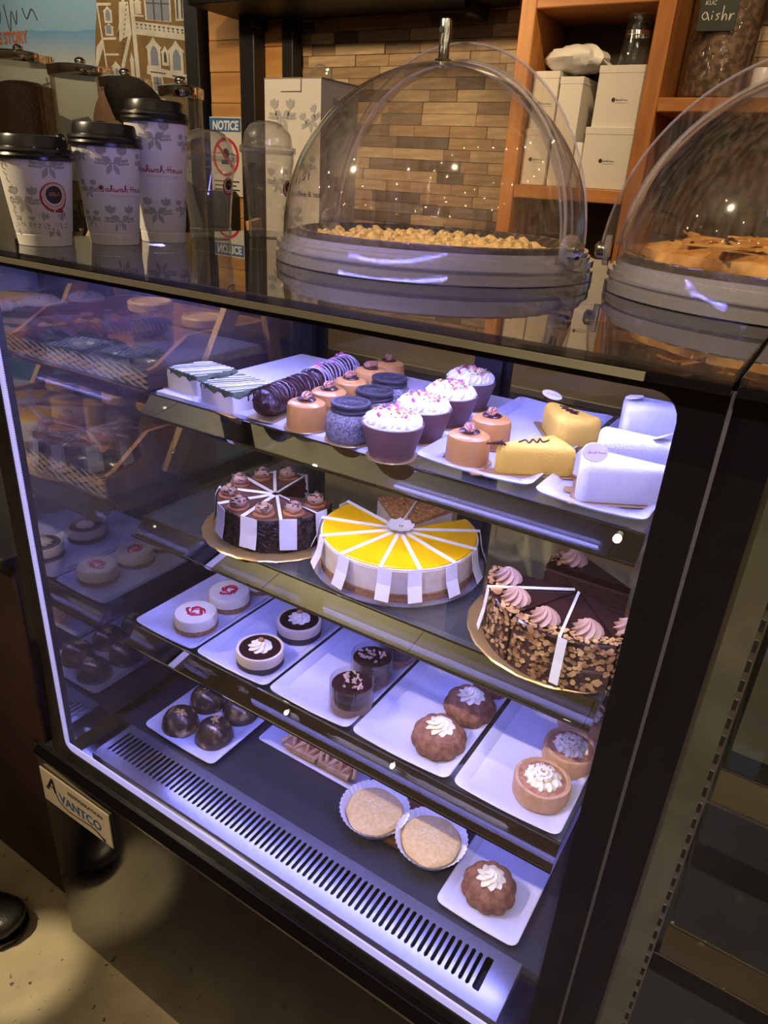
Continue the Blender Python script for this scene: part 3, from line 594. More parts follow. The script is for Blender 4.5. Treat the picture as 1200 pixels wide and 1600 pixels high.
# ------------------------------------------------------------------ shared print motifs
def sprig():
    ps = []
    def leaf(x, y, a, l, wd=0.3):
        l *= 1.3; wd *= 1.15
        P = [(0, 0), (0.25, wd * .7), (0.5, wd), (0.78, wd * .6), (1, 0), (0.78, -wd * .6), (0.5, -wd), (0.25, -wd * .7)]
        ps.append([(x + l * (u * cos(a) - v * sin(a)), y + l * (u * sin(a) + v * cos(a))) for u, v in P])
    for sx in (1, -1):
        st = catmull([(0, 0), (sx * .3, .12), (sx * .55, .4)], 4); ps.extend(ribbon(st, .045))
        for a in (70, 100, 35): leaf(sx * .55, .4, radians(90 + sx * (a - 70) * -1 + 0), .38, .26)
        leaf(sx * .03, .02, radians(90 - sx * 62), .42); leaf(sx * .04, -.02, radians(-90 + sx * 28), .5, .2)
        st = catmull([(0, -.02), (sx * .4, -.02), (sx * .85, .12)], 4); ps.extend(ribbon(st, .04))
        for k in range(5):
            t_ = .3 + k * .13; ps.append(disc(.075, 7, sx * t_, .07 + .11 * t_)); ps.append(disc(.07, 7, sx * (t_ + .05), -.1 + .11 * t_))
    return ps
SPRIG = sprig()
def script_word(word):
    G = {'a': ([(0.55, .45), (0.3, .52), (.08, .25), (.25, .0), (.5, .18), (.57, .5), (.56, .12), (.7, .0), (.88, .12)], .82), 'h': ([(0, .1), (.3, .55), (.42, 1.05), (.28, 1.1), (.2, .7), (.18, 0), (.3, .42), (.5, .5), (.58, .3), (.58, .06), (.75, 0), (.9, .12)], .85),
         'w': ([(0, .48), (.08, .06), (.26, 0), (.42, .4), (.46, .05), (.64, 0), (.8, .35), (.78, .5), (.98, .42)], .95), 'o': ([(.45, .5), (.15, .42), (.1, .1), (.35, 0), (.6, .2), (.45, .5), (.75, .42)], .72),
         'u': ([(0, .5), (.08, .1), (.3, 0), (.5, .2), (.55, .5), (.56, .1), (.7, 0), (.86, .1)], .82), 's': ([(0, .1), (.3, .52), (.48, .25), (.35, 0), (.1, .03)], .6), 'e': ([(0, .12), (.32, .25), (.45, .42), (.3, .5), (.15, .3), (.25, .02), (.5, .02), (.65, .15)], .6)}
    ps = []; x = 0
    for ch in word:
        if ch == ' ': x += .38; continue
        if ch == 'H':
            for st in ([(x + .25, 0), (x + .32, 1.1)], [(x + .72, 0), (x + .8, 1.1)]): ps.extend(ribbon(st, .14))
            ps.extend(ribbon(catmull([(x - .22, .42), (x + .3, .5), (x + 1.0, .56)], 3), .12)); x += 1.0; continue
        st, adv = G[ch]; ps.extend(ribbon(catmull([(x + a, b_) for a, b_ in st], 3), .15)); x += adv
    return ps, x
def emblem(parent, mp, s, cx, cy):
    # round coffee cup seen from above with a saucer tail, built of flat inks
    f = lambda ps: shift(ps, cx, cy, s)
    decal('emblem', f(ringp(.86, 1.0, 26, ox=.03, oy=.06)), mp(1), PRINTR, parent)
    decal('emblem_saucer', f([disc(.88, 22, .02, .05)]), mp(2), mat('cream_print', (0.74, 0.50, 0.40), .6), parent)
    decal('emblem_rim', f([disc(.74, 22, 0, .1)]), mp(3), PRINTO, parent)
    decal('emblem_rim', f([disc(.68, 22, 0, .13)]), mp(4), PAPER, parent)
    decal('emblem_cup', f([disc(.60, 22, 0, .17)]), mp(5), PRINTB, parent)
    decal('emblem_steam', f(sum([ribbon(catmull([(-.35, .1 + k * .09), (-.1, .16 + k * .09), (.1, .08 + k * .09), (.36, .14 + k * .09)], 3), .035) for k in range(3)], [])), mp(6), PRINTO, parent)
    decal('emblem_tail', f([disc(.26, 12, .38, -.86, .16)] + ribbon([(.55, -.8), (.8, -1.15)], .07)), mp(6), PRINTR, parent)

# ------------------------------------------------------------------ things on the case top
ZT = 1.2628
def cup(name, label, loc, hb, r0, r1, prints):
    t = thing(name, label, 'cup', (loc[0], loc[1], ZT), 0, 'paper coffee cups on the case')
    rad = lambda z: r0 + (r1 - r0) * z / hb
    b = B(); b.lathe([(r0 - .002, 0.0), (r0, .0005), (rad(.012), .012), (rad(.0125) - .0005, .0126), (rad(.02), .0165), (r1, hb), (r1 - .001, hb + .001)], 40, cap1=True); b.out('cup_body', PAPER, t)
    # sip lid: rim roll, stepped wall, sloped raised top with a spout
    b = B(); lr = r1 + .0015
    b.lathe([(lr - .003, hb - .006), (lr + .001, hb - .005), (lr + .0015, hb - .002), (lr, hb + .0005), (lr + .0012, hb + .003), (lr + .0004, hb + .0055), (lr - .004, hb + .007), (lr - .0055, hb + .016), (lr - .007, hb + .0185), (lr - .011, hb + .019), (lr - .013, hb + .015), (.004, hb + .0148)], 40, fn=None)
    o = b.out('lid', BLACKP, t)
    b = B(); a = prints.get('spout', 0.5)
    b.loft([[(lr * .50 * cos(a + s_) * k + 0, lr * .50 * sin(a + s_) * k, z_) for s_ in [2 * pi * i / 12 for i in range(12)]] for k, z_ in ((1, hb + .0149), (1, hb + .0149))], False, False)
    b = B(); b.ell(((lr - .012) * cos(a), (lr - .012) * sin(a), hb + .0185), (.006, .009, .0045), 10, 6, rot=Matrix.Rotation(a, 3, 'Z')); b.out('spout', BLACKP, o)
    def mp(a0, z0, k=1):
        def f(x, y):
            z = z0 + y; R = rad(z) + .00018 + .00007 * k; aa = a0 + x / rad(z0); return (R * cos(aa), R * sin(aa), z)
        return f
    for a0, z0, s in prints.get('sprigs', []): decal('printed_sprig', shift(SPRIG, 0, 0, s), mp(a0, z0), PRINTG, t)
    if 'name' in prints:
        a0, z0, s = prints['name']; ps, wd = script_word('ahwah House')
        decal('printed_name', shift(ps, -(wd + 1.1) / 2 * s + 1.15 * s, 0, s), mp(a0, z0), PRINTR, t)
        emblem(t, lambda k: mp(a0, z0, k), .62 * s, -(wd + 1.1) / 2 * s + .45 * s, .5 * s)
        decal('printed_tagline', shift(textpolys('PREMIUM ORGANIC COFFEE', s * .52, xs=.95), -s * 2.7, -s * .95), mp(a0, z0), PRINTO, t)
    if 'emblem' in prints:
        a0, z0, s = prints['emblem']; emblem(t, lambda k: mp(a0, z0, k), s, 0, 0)
    if 'arabic' in prints:
        a0, z0, s = prints['arabic']; ps = []
        for st in ARAB: ps += ribbon(catmull(st, 4) if len(st) > 2 else st, .11)
        for dx, dy in ADOT: ps.append(disc(.085, 6, dx, dy))
        decal('printed_verse', shift(ps, 0, 0, s, -pi / 2), mp(a0, z0), PRINTK, t)
    return t
# hand-lettered Arabic line, written right to left (bun al-yaman ya durar)
ARAB = [[(9.6, .5), (9.65, .1), (9.3, 0), (9.0, .1), (8.9, .4)], [(8.9, .2), (8.8, -.35), (8.4, -.45), (8.1, -.1), (8.1, .3)], [(7.5, 1.2), (7.5, 0)], [(7.1, 1.2), (7.1, .1), (6.8, 0), (6.5, .3), (6.4, 0), (6.0, 0), (5.8, .35), (5.6, .35), (5.55, 0), (5.2, 0)], [(5.2, .2), (5.1, -.35), (4.7, -.45), (4.4, -.1), (4.4, .3)], [(3.8, .4), (3.75, .05), (3.4, 0), (3.2, .1)], [(3.0, 1.2), (3.0, 0)], [(2.3, .6), (2.1, .1), (1.6, 0)], [(1.3, .3), (1.15, -.2), (.8, -.5)], [(.6, .3), (.45, -.2), (.1, -.5)]]
ADOT = [(9.35, -.35), (8.4, .25), (6.5, -.35), (6.3, -.35), (4.7, .25), (3.6, -.35), (3.4, -.35)]
cup('paper_cup', 'shortest white paper cup with round red coffee emblem and Arabic line', (0.0407, 0.068), .094, .0285, .0395, {'spout': 1.0, 'emblem': (radians(-8), .052, .0155), 'arabic': (radians(-88), .082, .0072), 'sprigs': [(radians(-14), .083, .021), (radians(-62), .046, .019), (radians(-12), .021, .018), (radians(-66), .022, .012), (radians(-88), .088, .014)]})
cup('paper_cup', 'middle-height white paper cup with red script name beside tallest cup', (0.0604, 0.1497), .112, .0284, .0388, {'spout': 2.6, 'name': (radians(-10), .060, .0061), 'sprigs': [(radians(-30), .090, .021), (radians(-22), .028, .020), (radians(-85), .098, .013), (radians(-82), .060, .014), (radians(-86), .028, .013), (radians(36), .09, .014)]})
cup('paper_cup', 'tallest white paper cup with red script name next to clear cups', (0.0598, 0.2277), .143, .0277, .0385, {'spout': 2.8, 'name': (radians(-38), .083, .0064), 'sprigs': [(radians(-46), .120, .022), (radians(-52), .036, .021), (radians(20), .115, .014), (radians(15), .04, .014)]})
def clear_cup(label, loc, hb, r0, r1, hd):
    t = thing('clear_plastic_cup', label, 'cup', (loc[0], loc[1], ZT), 0, 'clear plastic cups on the case')
    rad = lambda z: r0 + (r1 - r0) * z / hb
    b = B(); b.lathe([(r0, 0), (rad(.006) + .0012, .005), (rad(.014) + .0012, .014), (rad(.015), .0155), (rad(hb * .8), hb * .8), (rad(hb * .8) + .001, hb * .81), (rad(hb * .88) + .001, hb * .88), (r1, hb * .9), (r1, hb)], 36, cap0=True, cap1=False); b.out('cup_body', PET, t)
    b = B(); b.lathe([(r1 + .001, hb - .006), (r1 + .003, hb - .004), (r1 + .003, hb + .003), (r1 - .002, hb + .005)], 36, cap0=False, cap1=False); b.out('lid_rim', PET, t)
    b = B(); b.lathe([(r1 - .002, hb + .005), (r1 - .003, hb + .012), (r1 * .88, hb + hd * .55), (r1 * .66, hb + hd * .86), (r1 * .35, hb + hd), (.010, hb + hd * 1.0)], 36, cap0=False, cap1=False); b.out('dome_lid', PET, t)
    a = radians(8)
    mp = lambda k: (lambda x, y: ((rad(.07 + y) + .0002 + .0001 * k) * cos(a + x / rad(.07)), (rad(.07 + y) + .0002 + .0001 * k) * sin(a + x / rad(.07)), .07 + y))
    emblem(t, mp, .011, 0, 0)
    return t
clear_cup('clear empty plastic cup with dome lid beside the tallest paper cup', (0.0577, 0.3157), .106, .0270, .0365, .032)
clear_cup('taller clear empty plastic cup with dome lid in front of white box', (0.0833, 0.4109), .120, .0275, .0375, .036)
# coffee box with printed sprigs
t = thing('coffee_box', 'white printed cardboard coffee box with handle and grey leaf sprigs', 'box', (0.035, 0.575, ZT))
W_, D_, H_ = .112, .10, .222
b = B(); b.bx(-W_ / 2, W_ / 2, -D_ / 2, D_ / 2, 0, H_); b.out('carton', mat('carton_white', (0.62, 0.56, 0.48), .6), t, smooth=False)
b = B(); b.loft([[(-W_ / 2 - .001, y, z) for y, z in ((-D_ / 2, H_), (-D_ / 2, H_ + .002), (D_ / 2, H_ + .002), (D_ / 2, H_))], [(W_ / 2 + .001, y, z) for y, z in ((-D_ / 2, H_), (-D_ / 2, H_ + .002), (D_ / 2, H_ + .002), (D_ / 2, H_))]]); b.bx(-.022, .018, -D_ / 2 - .001, -D_ / 2, H_ - .017, H_ - .016); b.bx(.017, .018, -D_ / 2 - .001, -D_ / 2, H_ - .017, H_); b.out('lid_flap', mat('carton_edge', (0.22, 0.17, 0.13), .7), t, smooth=False)
b = B(); b.tube([(-.02 + .055 * k / 12, .01, H_ + .002 + .022 * sin(pi * k / 12)) for k in range(13)], .004, 6); b.out('handle', PET, t)
fm = lambda x, y: (x, -D_ / 2 - .0004, y); sm_ = lambda x, y: (W_ / 2 + .0004, x, y)
decal('printed_sprig', shift(SPRIG, -.02, .17, .030) + shift(SPRIG, .038, .165, .022, .5) + shift(SPRIG, -.03, .075, .026) + shift(SPRIG, .03, .10, .02) + shift(SPRIG, .0, .022, .024), fm, PRINTG, t)
decal('printed_sprig', shift(SPRIG, 0, .18, .024) + shift(SPRIG, .01, .07, .024), sm_, PRINTG, t)
vs_ = []
for st in ARAB[6:]: vs_ += ribbon(catmull(st, 4) if len(st) > 2 else st, .14)
decal('printed_verse', shift(vs_, .005, .082, .0095), fm, PRINTK, t)
decal('lettering', shift(textpolys('coffee & tea', .012), -.0, .058), fm, PRINTK, t)

# roll-top pastry domes
def pastry_dome(label, c, ax, handle=True):
    t = thing('pastry_dome', label, 'dome cover', (c[0], c[1], ZT), ax)      # local x runs along the hinge line
    R0 = .191
    b = B(); b.lathe([(R0 - .003, 0), (R0, .001), (R0, .010), (R0 - .004, .0105), (R0 - .004, .0135), (R0 - .001, .014), (R0 - .001, .021), (R0 - .006, .0215), (R0 - .006, .025), (R0 - .0085, .0255), (R0 - .0085, .030), (R0 - .013, .030), (R0 - .014, .014), (.02, .012)], 72, cap0=True, cap1=False); b.out('base_tray', ACRYLB, t)
    def shell(r, a0, a1, tilt):
        # a slice of a globe swept about the hinge line
        b = B(); n = 26; m = 22; loops = []
        for k in range(n + 1):
            ph = a0 + (a1 - a0) * k / n; l = []
            for i in range(m * 2 + 1):
                th = pi * (0.018 + 0.964 * i / (m * 2)); l.append((r * cos(th), r * sin(th) * cos(ph), .030 + r * sin(th) * sin(ph)))
            loops.append(l)
        b.loft(loops, False, False, 0, closed=False)
        return b
    front = shell(.182, radians(180), radians(88), 0)
    f = front.out('front_shell', ACRYL, t)
    back = shell(.1775, radians(92), radians(0), 0)
    g = back.out('back_shell', ACRYL, t)
    for r, ph, nm, par, wdt in ((.182, radians(88), 'shell_rim', f, .004), (.1785, radians(92), 'shell_rim', g, .003)):
        pts = [(r * cos(th), r * sin(th) * cos(ph), .030 + r * sin(th) * sin(ph)) for th in [pi * (.02 + .96 * i / 48) for i in range(49)]]
        b = B(); b.tube(pts, wdt / 2, 6); b.out(nm, ACRYLB, par)
    b = B(); lo = []
    for i in range(49):                                                      # flat clear flange standing out around the back shell
        th = pi * (.02 + .96 * i / 48); lo.append([(r_ * cos(th), y_, .030 + r_ * sin(th)) for r_, y_ in ((.180, .008), (.2005, .008), (.2012, .010), (.2005, .012), (.180, .012))])
    b.loft(lo); b.out('shell_flange', ACRYL, g)
    for r_ in (.2008, .1845):
        b = B(); b.tube([(r_ * cos(th), .010, .030 + r_ * sin(th)) for th in [pi * (.02 + .96 * i / 48) for i in range(49)]], .0014, 6); b.out('flange_edge', ACRYLB, g)
    for sx in (1, -1):
        b = B(); b.lathe([(.0155, -.003), (.0155, .003)], 20); b.tf(Matrix.Translation((sx * .193, -.004, .036)) @ Matrix.Rotation(pi / 2, 4, 'Y')); h = b.out('pivot_lug', ACRYLB, t)
        b = B(); b.lathe([(.004, -.006), (.008, -.005), (.0085, .004), (.005, .007)], 14); b.tf(Matrix.Translation((sx * .199, -.004, .036)) @ Matrix.Rotation(sx * pi / 2, 4, 'Y')); b.out('pivot_knob', CHROME, h)
    if handle:
        hx = -.0; b = B(); b.lathe([(.0095, 0), (.0095, .002), (.006, .003), (.006, .038), (.0055, .039)], 16, (hx, -.010, .030 + .181))
        h = b.out('handle', CHROME, f)
        b = B(); b.lathe([(.0032, 0), (.0032, .0008)], 12); b.tf(Matrix.Translation((hx, -.0162, .030 + .181 + .029)) @ Matrix.Rotation(pi / 2, 4, 'X')); b.out('handle_hole', BLACKM, f)
    return t
AX = radians(-14)
pastry_dome('clear acrylic roll-top dome with chrome handle over a crumb pie', (.404, .345), AX)
pastry_dome('clear acrylic roll-top dome over golden flaky pie at right edge', (.800, .398), radians(12), False)
def pie(name, label, c, r, kind):
    t = thing(name, label, 'pie', (c[0], c[1], ZT + .0150))
    fn = lambda a, rr, z: 1 + (.012 * sin(a * 44) if rr > r * .9 else 0)
    b = B(); b.lathe([(.01, 0), (r * .84, 0), (r * .985, .018), (r, .019), (r, .0202), (r * .975, .020), (r * .83, .002), (.01, .002)], 176, fn=fn, cap0=False, cap1=False); b.out('foil_pan', FOIL, t)
    rr = random.Random(5)
    if kind == 'crumb':
        b = B(); b.lathe([(r * .84, .002), (r * .9, .0095), (r * .8, .0105), (.01, .0115)], 48, cap0=False, cap1=True); b.out('filling', STREU, t)
        b = B()
        for k in range(260):
            a = rr.random() * 2 * pi; q_ = r * .9 * sqrt(rr.random()); s = rr.uniform(.003, .008); b.ell((q_ * cos(a), q_ * sin(a), .0105 + s * .3), (s, s * rr.uniform(.7, 1), s * .75), 6, 4, fn=lambda v: 1 + .25 * sin(v.x * 7 + v.y * 5 + k))
        o = b.out('streusel_crumbs', STREU, t); o['kind'] = 'stuff'
    else:
        b = B(); b.lathe([(r * .86, .004), (r * .96, .020), (r * .95, .029), (r * .8, .035), (r * .4, .033), (.01, .032)], 64, fn=lambda a, q_, z: 1 + .02 * sin(a * 9 + z * 200) + .012 * sin(a * 23), cap0=False); b.out('crust', PIECR, t)
        b = B()
        for k in range(46):
            a = rr.random() * 2 * pi; q_ = r * (.3 + .6 * rr.random()); s = rr.uniform(.012, .03); h = .035 + rr.random() * .006; e = rr.uniform(-.5, .5)
            P_ = [(-s, -.3 * s, 0), (-.4 * s, -.6 * s, .003), (.5 * s, -.45 * s, .002), (s, 0, .006 * e), (.5 * s, .5 * s, .004), (-.5 * s, .55 * s, .002)]
            M_ = Matrix.Translation((q_ * cos(a), q_ * sin(a), h)) @ Matrix.Rotation(a + e, 4, 'Z') @ Matrix.Rotation(e * .5, 4, 'Y')
            vs = [M_ @ Vector(p) for p in P_]; b.add(vs + [v - Vector((0, 0, .0022)) for v in vs], [(0, 1, 2, 3, 4, 5), (11, 10, 9, 8, 7, 6)] + [(i, (i + 1) % 6 + 0, (i + 1) % 6 + 6, i + 6)[::-1] for i in range(6)])
        o = b.out('pastry_flakes', PIECR, t); o['kind'] = 'stuff'
        b = B()
        for k in range(70):
            a = rr.random() * 2 * pi; q_ = r * .93 * sqrt(rr.random()); b.ell((q_ * cos(a), q_ * sin(a), .0375 + rr.random() * .004), (.0018, .003, .001), 6, 4, rot=Matrix.Rotation(a * 3, 3, 'Z'))
        o = b.out('seeds', SPRINK, t); o['kind'] = 'stuff'
    return t
pie('crumb_pie', 'crumb-topped pie in a fluted foil pan under the handled dome', (.404, .345), .164, 'crumb')
pie('flaky_pie', 'golden flaky seeded pie in foil pan under the right dome', (.800, .398), .164, 'flaky')

# ------------------------------------------------------------------ food builders
S1, S2, S3, DK = 1.0469, 0.8566, 0.6716, 0.4848
rf = random.Random(21)
def swirl(b, c, r, h, turns=2.4, n=46, th=None, mi=0, lobes=0):
    # piped cream: a tapering coil wound up to a peak
    pts = []; rad = []
    for i in range(n + 1):
        q_ = i / n; a = q_ * turns * 2 * pi; R = r * (1 - q_) ** 0.8 * .72; pts.append((c[0] + R * cos(a), c[1] + R * sin(a), c[2] + h * .18 + h * .8 * q_)); rad.append(max((th or r * .36) * (1 - .72 * q_), .0008))
    b.tube(pts, rad, 8, mi); b.ell((c[0], c[1], c[2] + h * .22), (r * .72, r * .72, h * .3), 12, 6, mi); return b
def rosette(b, c, r, h, mi=0, n=9, twist=.9):
    # star-tip rosette: ridged dome with the ridges twisted to a point
    prof = [(1.0, 0), (1.06, .16), (.95, .38), (.74, .6), (.48, .8), (.2, .96), (.02, 1.05)]; loops = []; m = n * 4
    for q_, zz in prof: loops.append([(c[0] + r * q_ * (1 + .16 * cos(n * (2 * pi * i / m))) * cos(2 * pi * i / m + twist * zz), c[1] + r * q_ * (1 + .16 * cos(n * (2 * pi * i / m))) * sin(2 * pi * i / m + twist * zz), c[2] + h * zz) for i in range(m)])
    return b.loft(loops, True, True, mi)
def card(parent, r, z=0.0, square=None):
    b = B()
    if square: rbox(b, (0, 0, z + .0008), (square[0], square[1], .0016), .0005, .003, n=2)
    else: b.lathe([(r - .0006, z), (r, z + .0006), (r - .0004, z + .0016), (.002, z + .0016)], 32, fn=lambda a, q_, z_: 1 + .012 * sin(a * 20))
    return b.out('gold_board', GOLD, parent)
def place(proto, spots, labels, z, first=True, rzs=None):
    for i, (p, l) in enumerate(zip(spots, labels)):
        rz = rzs[i] if rzs else rf.uniform(-.6, .6)
        if i == 0: proto.location = (p[0], p[1], z); proto.rotation_euler = (0, 0, rz); proto['label'] = l
        else: dup(proto, (p[0], p[1], z), rz, l)

# trays and plates
def plate(label, x0, x1, y0, y1, z, group, h=.012, flat=False, rz=0.0, chip=False):
    t = thing('serving_plate', label, 'plate', ((x0 + x1) / 2, (y0 + y1) / 2, z), rz, group)
    w_, d_ = x1 - x0, y1 - y0; b = B(); N = 3; r = .010
    def lp(ww, dd, rr, zf): return [(x, y, zf(x, y)) for x, y in rr_dense(ww, dd, rr)]
    lift = lambda x, y: h * (.70 + .30 * (abs(x) / (w_ / 2)) ** 2) + .005 * (abs(y) / (d_ / 2)) ** 3 * 0
    b.loft([lp(w_ * .62, d_ * .78, r, lambda x, y: 0), lp(w_ * .66, d_ * .80, r, lambda x, y: .0), lp(w_ - .002, d_ - .002, r, lambda x, y: lift(x, y) - .003), lp(w_, d_, r, lambda x, y: lift(x, y) - .001), lp(w_ - .003, d_ - .003, r, lift), lp(w_ * .80, d_ * .86, r, lambda x, y: .0052 + .001), lp(w_ * .78, d_ * .84, r, lambda x, y: .0046)], True, True)
    b.out('dish', CERAMIC, t)
    return t
def rr_dense(w_, d_, r, m=7):
    P_ = rrect(w_, d_, r, 3); out = []
    for i, p in enumerate(P_):
        q_ = P_[(i + 1) % len(P_)]; out.append(p)
        if hypot(q_[0] - p[0], q_[1] - p[1]) > .02: out += [(p[0] + (q_[0] - p[0]) * k / m, p[1] + (q_[1] - p[1]) * k / m) for k in range(1, m)]
    return out
t = thing('cutting_board', 'large white plastic board with a finger hole on the top shelf', 'board', (0, 0, S1))
b = B(); pol = rrect(.425, .345, .02, 4, .2375, .3955)
# board outline with its grip hole: outer ring joined to an oval slot
n = 40; ho = [(0.136 + .0185 * cos(2 * pi * k / n), .5405 + .007 * sin(2 * pi * k / n)) for k in range(n)]
ou = []
for k in range(n):
    a = 2 * pi * k / n; dx, dy = cos(a), sin(a); best = None
    tt = min([(u - .136) / dx for u in (.025, .450) if abs(dx) > 1e-9 and (u - .136) / dx > 0] + [(v - .5405) / dy for v in (.223, .566) if abs(dy) > 1e-9 and (v - .5405) / dy > 0]); ou.append((.136 + dx * tt, .5405 + dy * tt))
for cx_, cy_ in ((.025, .223), (.450, .223), (.450, .566), (.025, .566)):          # keep the corners
    a = atan2(cy_ - .5405, cx_ - .136); k = int(round(a / (2 * pi) * n)) % n; ou[k] = (cx_, cy_)
b.loft([[(x, y, z_) for x, y in P_] for P_, z_ in ((ho, 0), (ou, 0), (ou, .0055), (ho, .0055), (ho, 0))], False, False); b.out('slab', WHITEP, t, smooth=False)
PG = 'white rectangular serving plates'
plate('white plate on the top shelf under caramel domes and yellow wedges', .456, .606, .240, .575, S1, PG)
plate('white plate on the top shelf under the white velvet wedges', .613, .7355, .232, .575, S1, PG)
for (x0, x1), l in zip(((.012, .146), (.151, .292), (.297, .438), (.443, .590), (.597, .736)), ('raspberry swirl cheesecakes', 'chocolate topped cream cakes', 'film-wrapped chocolate mousse cakes', 'pair of cream-topped bundt cakes', 'tan coffee mousse cakes')):
    plate('white rectangular plate on the lowest shelf holding the ' + l, x0, x1, .150, .40, S3, PG)

# square pistachio cakes
def matcha():
    t = thing('pistachio_cake', '', 'cake', (0, 0, 0), 0, 'square pistachio cakes')
    card(t, 0, 0, (.088, .088))
    b = B(); rbox(b, (0, 0, .0156), (.076, .076, .028), .0025, .004); b.out('cake_body', CREAM, t)
    b = B(); P_ = rrect(.0765, .0765, .004, 5); P_ = rr_dense(.0768, .0768, .004, 9)
    b.loft([[(x * 1.0, y * 1.0, .0265 + .0035 * sin(x * 240 + y * 170)) for x, y in P_], [(x * 1.015, y * 1.015, .029) for x, y in P_], [(x * .97, y * .97, .0335) for x, y in P_]]); o = b.out('green_topping', MATCHA, t)
    b = B()
    for k in range(10):
        xa = -.050 + .0100 * k + rf.uniform(-.002, .002); pts = [(xa + .030 * u + .0012 * sin(u * 9 + k), -.036 + .072 * u, .0336) for u in [j / 8 for j in range(9)]]; pts = [p for p in pts if abs(p[0]) < .037]
        if len(pts) > 1: b.tube(pts, rf.choice((.0006, .0009, .0011)), 5)
    d = b.out('white_drizzle', CREAM, t); d['kind'] = 'stuff'
    b = B(); b.box((-.030, -.0385, .026), (.006, .002, .010), rot=Matrix.Rotation(.3, 3, 'Y')); b.out('cream_drip', CREAM, t)
    return t
place(matcha(), [(.150, .264), (.055, .288)], ['square pistachio cake with white drizzle beside the chocolate log', 'square pistachio cake at the left end of the top shelf'], S1, rzs=[-.16, -.13])

# chocolate logs
def log(L, label, loc, rz, m, pink):
    t = thing('chocolate_log', label, 'pastry', loc, rz, 'chocolate logs')
    card(t, 0, 0, (.043, L + .004))
    b = B(); n = 26; lo = []
    for i in range(n + 1):
        u = -1 + 2 * i / n; R = .0205 * max(1 - abs(u) ** 7, .02) ** .5
        lo.append([(R * (1 + .11 * sin(a * 5 + i * .9) + .09 * sin(i * 2.1)) * cos(a), u * L / 2, .0205 + R * .93 * (1 + .06 * sin(a * 3 + i)) * sin(a)) for a in [2 * pi * k / 16 for k in range(16)]])
    b.loft(lo); b.out('log_body', m, t)
    b = B()
    for k in range(15):
        y = -L * .44 + k * L * .88 / 14; b.tube([(.0222 * cos(a), y + .004 * sin(a * 2 + k), .0205 + .0222 * sin(a)) for a in [pi * (.02 + .96 * j / 8) for j in range(9)]], .0012, 5)
    b.out('drizzle', mat('grey_drizzle', (0.33, 0.27, 0.30), .45) if pink else CHOC, t)['kind'] = 'stuff'
    if pink:
        b = B()
        for k in range(14): b.box((rf.uniform(-.012, .012), rf.uniform(-L * .45, L * .45), .043), (.004, .003, .003), rot=Matrix.Rotation(k, 3, 'Z'))
        b.out('petal_bits', PETAL, t)['kind'] = 'stuff'
    return t
log(.128, 'dark lumpy chocolate log at the front of the top shelf', (.2225, .283, S1 + .0060), .10, CHOCB, False)
log(.125, 'striped chocolate log with pink bits behind the dark log', (.200, .417, S1 + .0060), .14, CHOCB, True)

# caramel domes with pecans
def caramel(board=True):
    t = thing('caramel_dome', '', 'cake', (0, 0, 0), 0, 'caramel pecan domes')
    card(t, .030)
    b = B(); b.lathe([(.0255, .0016), (.0262, .004), (.0258, .028), (.0245, .033), (.0205, .0358), (.012, .0368), (.001, .037)], 36); b.out('glazed_body', CARAMEL, t)
    b = B(); b.ell((0, 0, .0378), (.0128, .0112, .0034), 18, 6); b.out('chocolate_disc', CHOC, t)
    b = B(); rid = lambda v: 1 + .12 * cos(atan2(v.z, v.y) * 8 + v.x * 1.5) - (.30 * max(0, 1 - abs(v.y) * 6) if v.z > 0 else 0)
    b.ell((0, 0, .0430), (.0062, .0128, .0050), 40, 24, fn=lambda v: rid(Vector((v.y, v.x, v.z)))); b.out('pecan', PECAN, t)
    return t
place(caramel(), [(.291, .242), (.281, .305), (.271, .371), (.258, .443), (.252, .505), (.512, .272), (.506, .349)],
      ['caramel pecan dome nearest the front edge on the white board', 'caramel pecan dome second in the row on the white board', 'caramel pecan dome in the middle of the row on the board', 'caramel pecan dome fourth in the row on the white board', 'caramel pecan dome at the back end of the white board', 'caramel pecan dome at the front of the plate with yellow wedges', 'caramel pecan dome behind another on the plate with yellow wedges'], S1 + .0057, rzs=[.4, .15, .0, -.3, .5, .6, .2])

# cookie mousse jars
def cookie():
    t = thing('cookie_mousse', '', 'cake', (0, 0, 0), 0, 'cookie topped mousse cakes')
    card(t, .0323)
    b = B(); b.lathe([(.027, .0016), (.0305, .006), (.0318, .016), (.0312, .027), (.029, .0345), (.0245, .0385), (.002, .039)], 36, fn=lambda a, r, z: 1 + .012 * sin(a * 5 + z * 300)); b.out('speckled_mousse', SPECK, t)
    def ck(z): return [(.0235, z), (.0252, z + .0008), (.0255, z + .0030), (.0248, z + .0042), (.0215, z + .0045), (.0212, z + .0040), (.002, z + .0040)]
    b = B(); b.lathe(ck(.0385), 44, fn=lambda a, r, z: 1 + (.012 * sin(a * 44) if r > .024 else 0)); b.lathe([(.0228, .0428), (.0228, .0460)], 30); b.lathe(ck(.0458), 44, fn=lambda a, r, z: 1 + (.012 * sin(a * 44) if r > .024 else 0))
    o = b.out('sandwich_cookie', COOKIE, t)
    b = B()
    for k in range(24): a = 2 * pi * k / 24; b.box((.0185 * cos(a), .0185 * sin(a), .0500), (.0042, .0016, .0010), rot=Matrix.Rotation(a + .5, 3, 'Z'))
    for k in range(12): a = 2 * pi * k / 12; b.box((.0105 * cos(a), .0105 * sin(a), .0500), (.0045, .0018, .0010), rot=Matrix.Rotation(a + 1.2, 3, 'Z'))
    b.lathe([(.0145, .0498), (.0145, .0506), (.0135, .0506), (.0135, .0498)], 30, cap0=False, cap1=False); b.lathe([(.0058, .0498), (.0058, .0506), (.001, .0506)], 20)
    b.out('embossing', COOKIE, o)['kind'] = 'stuff'
    return t
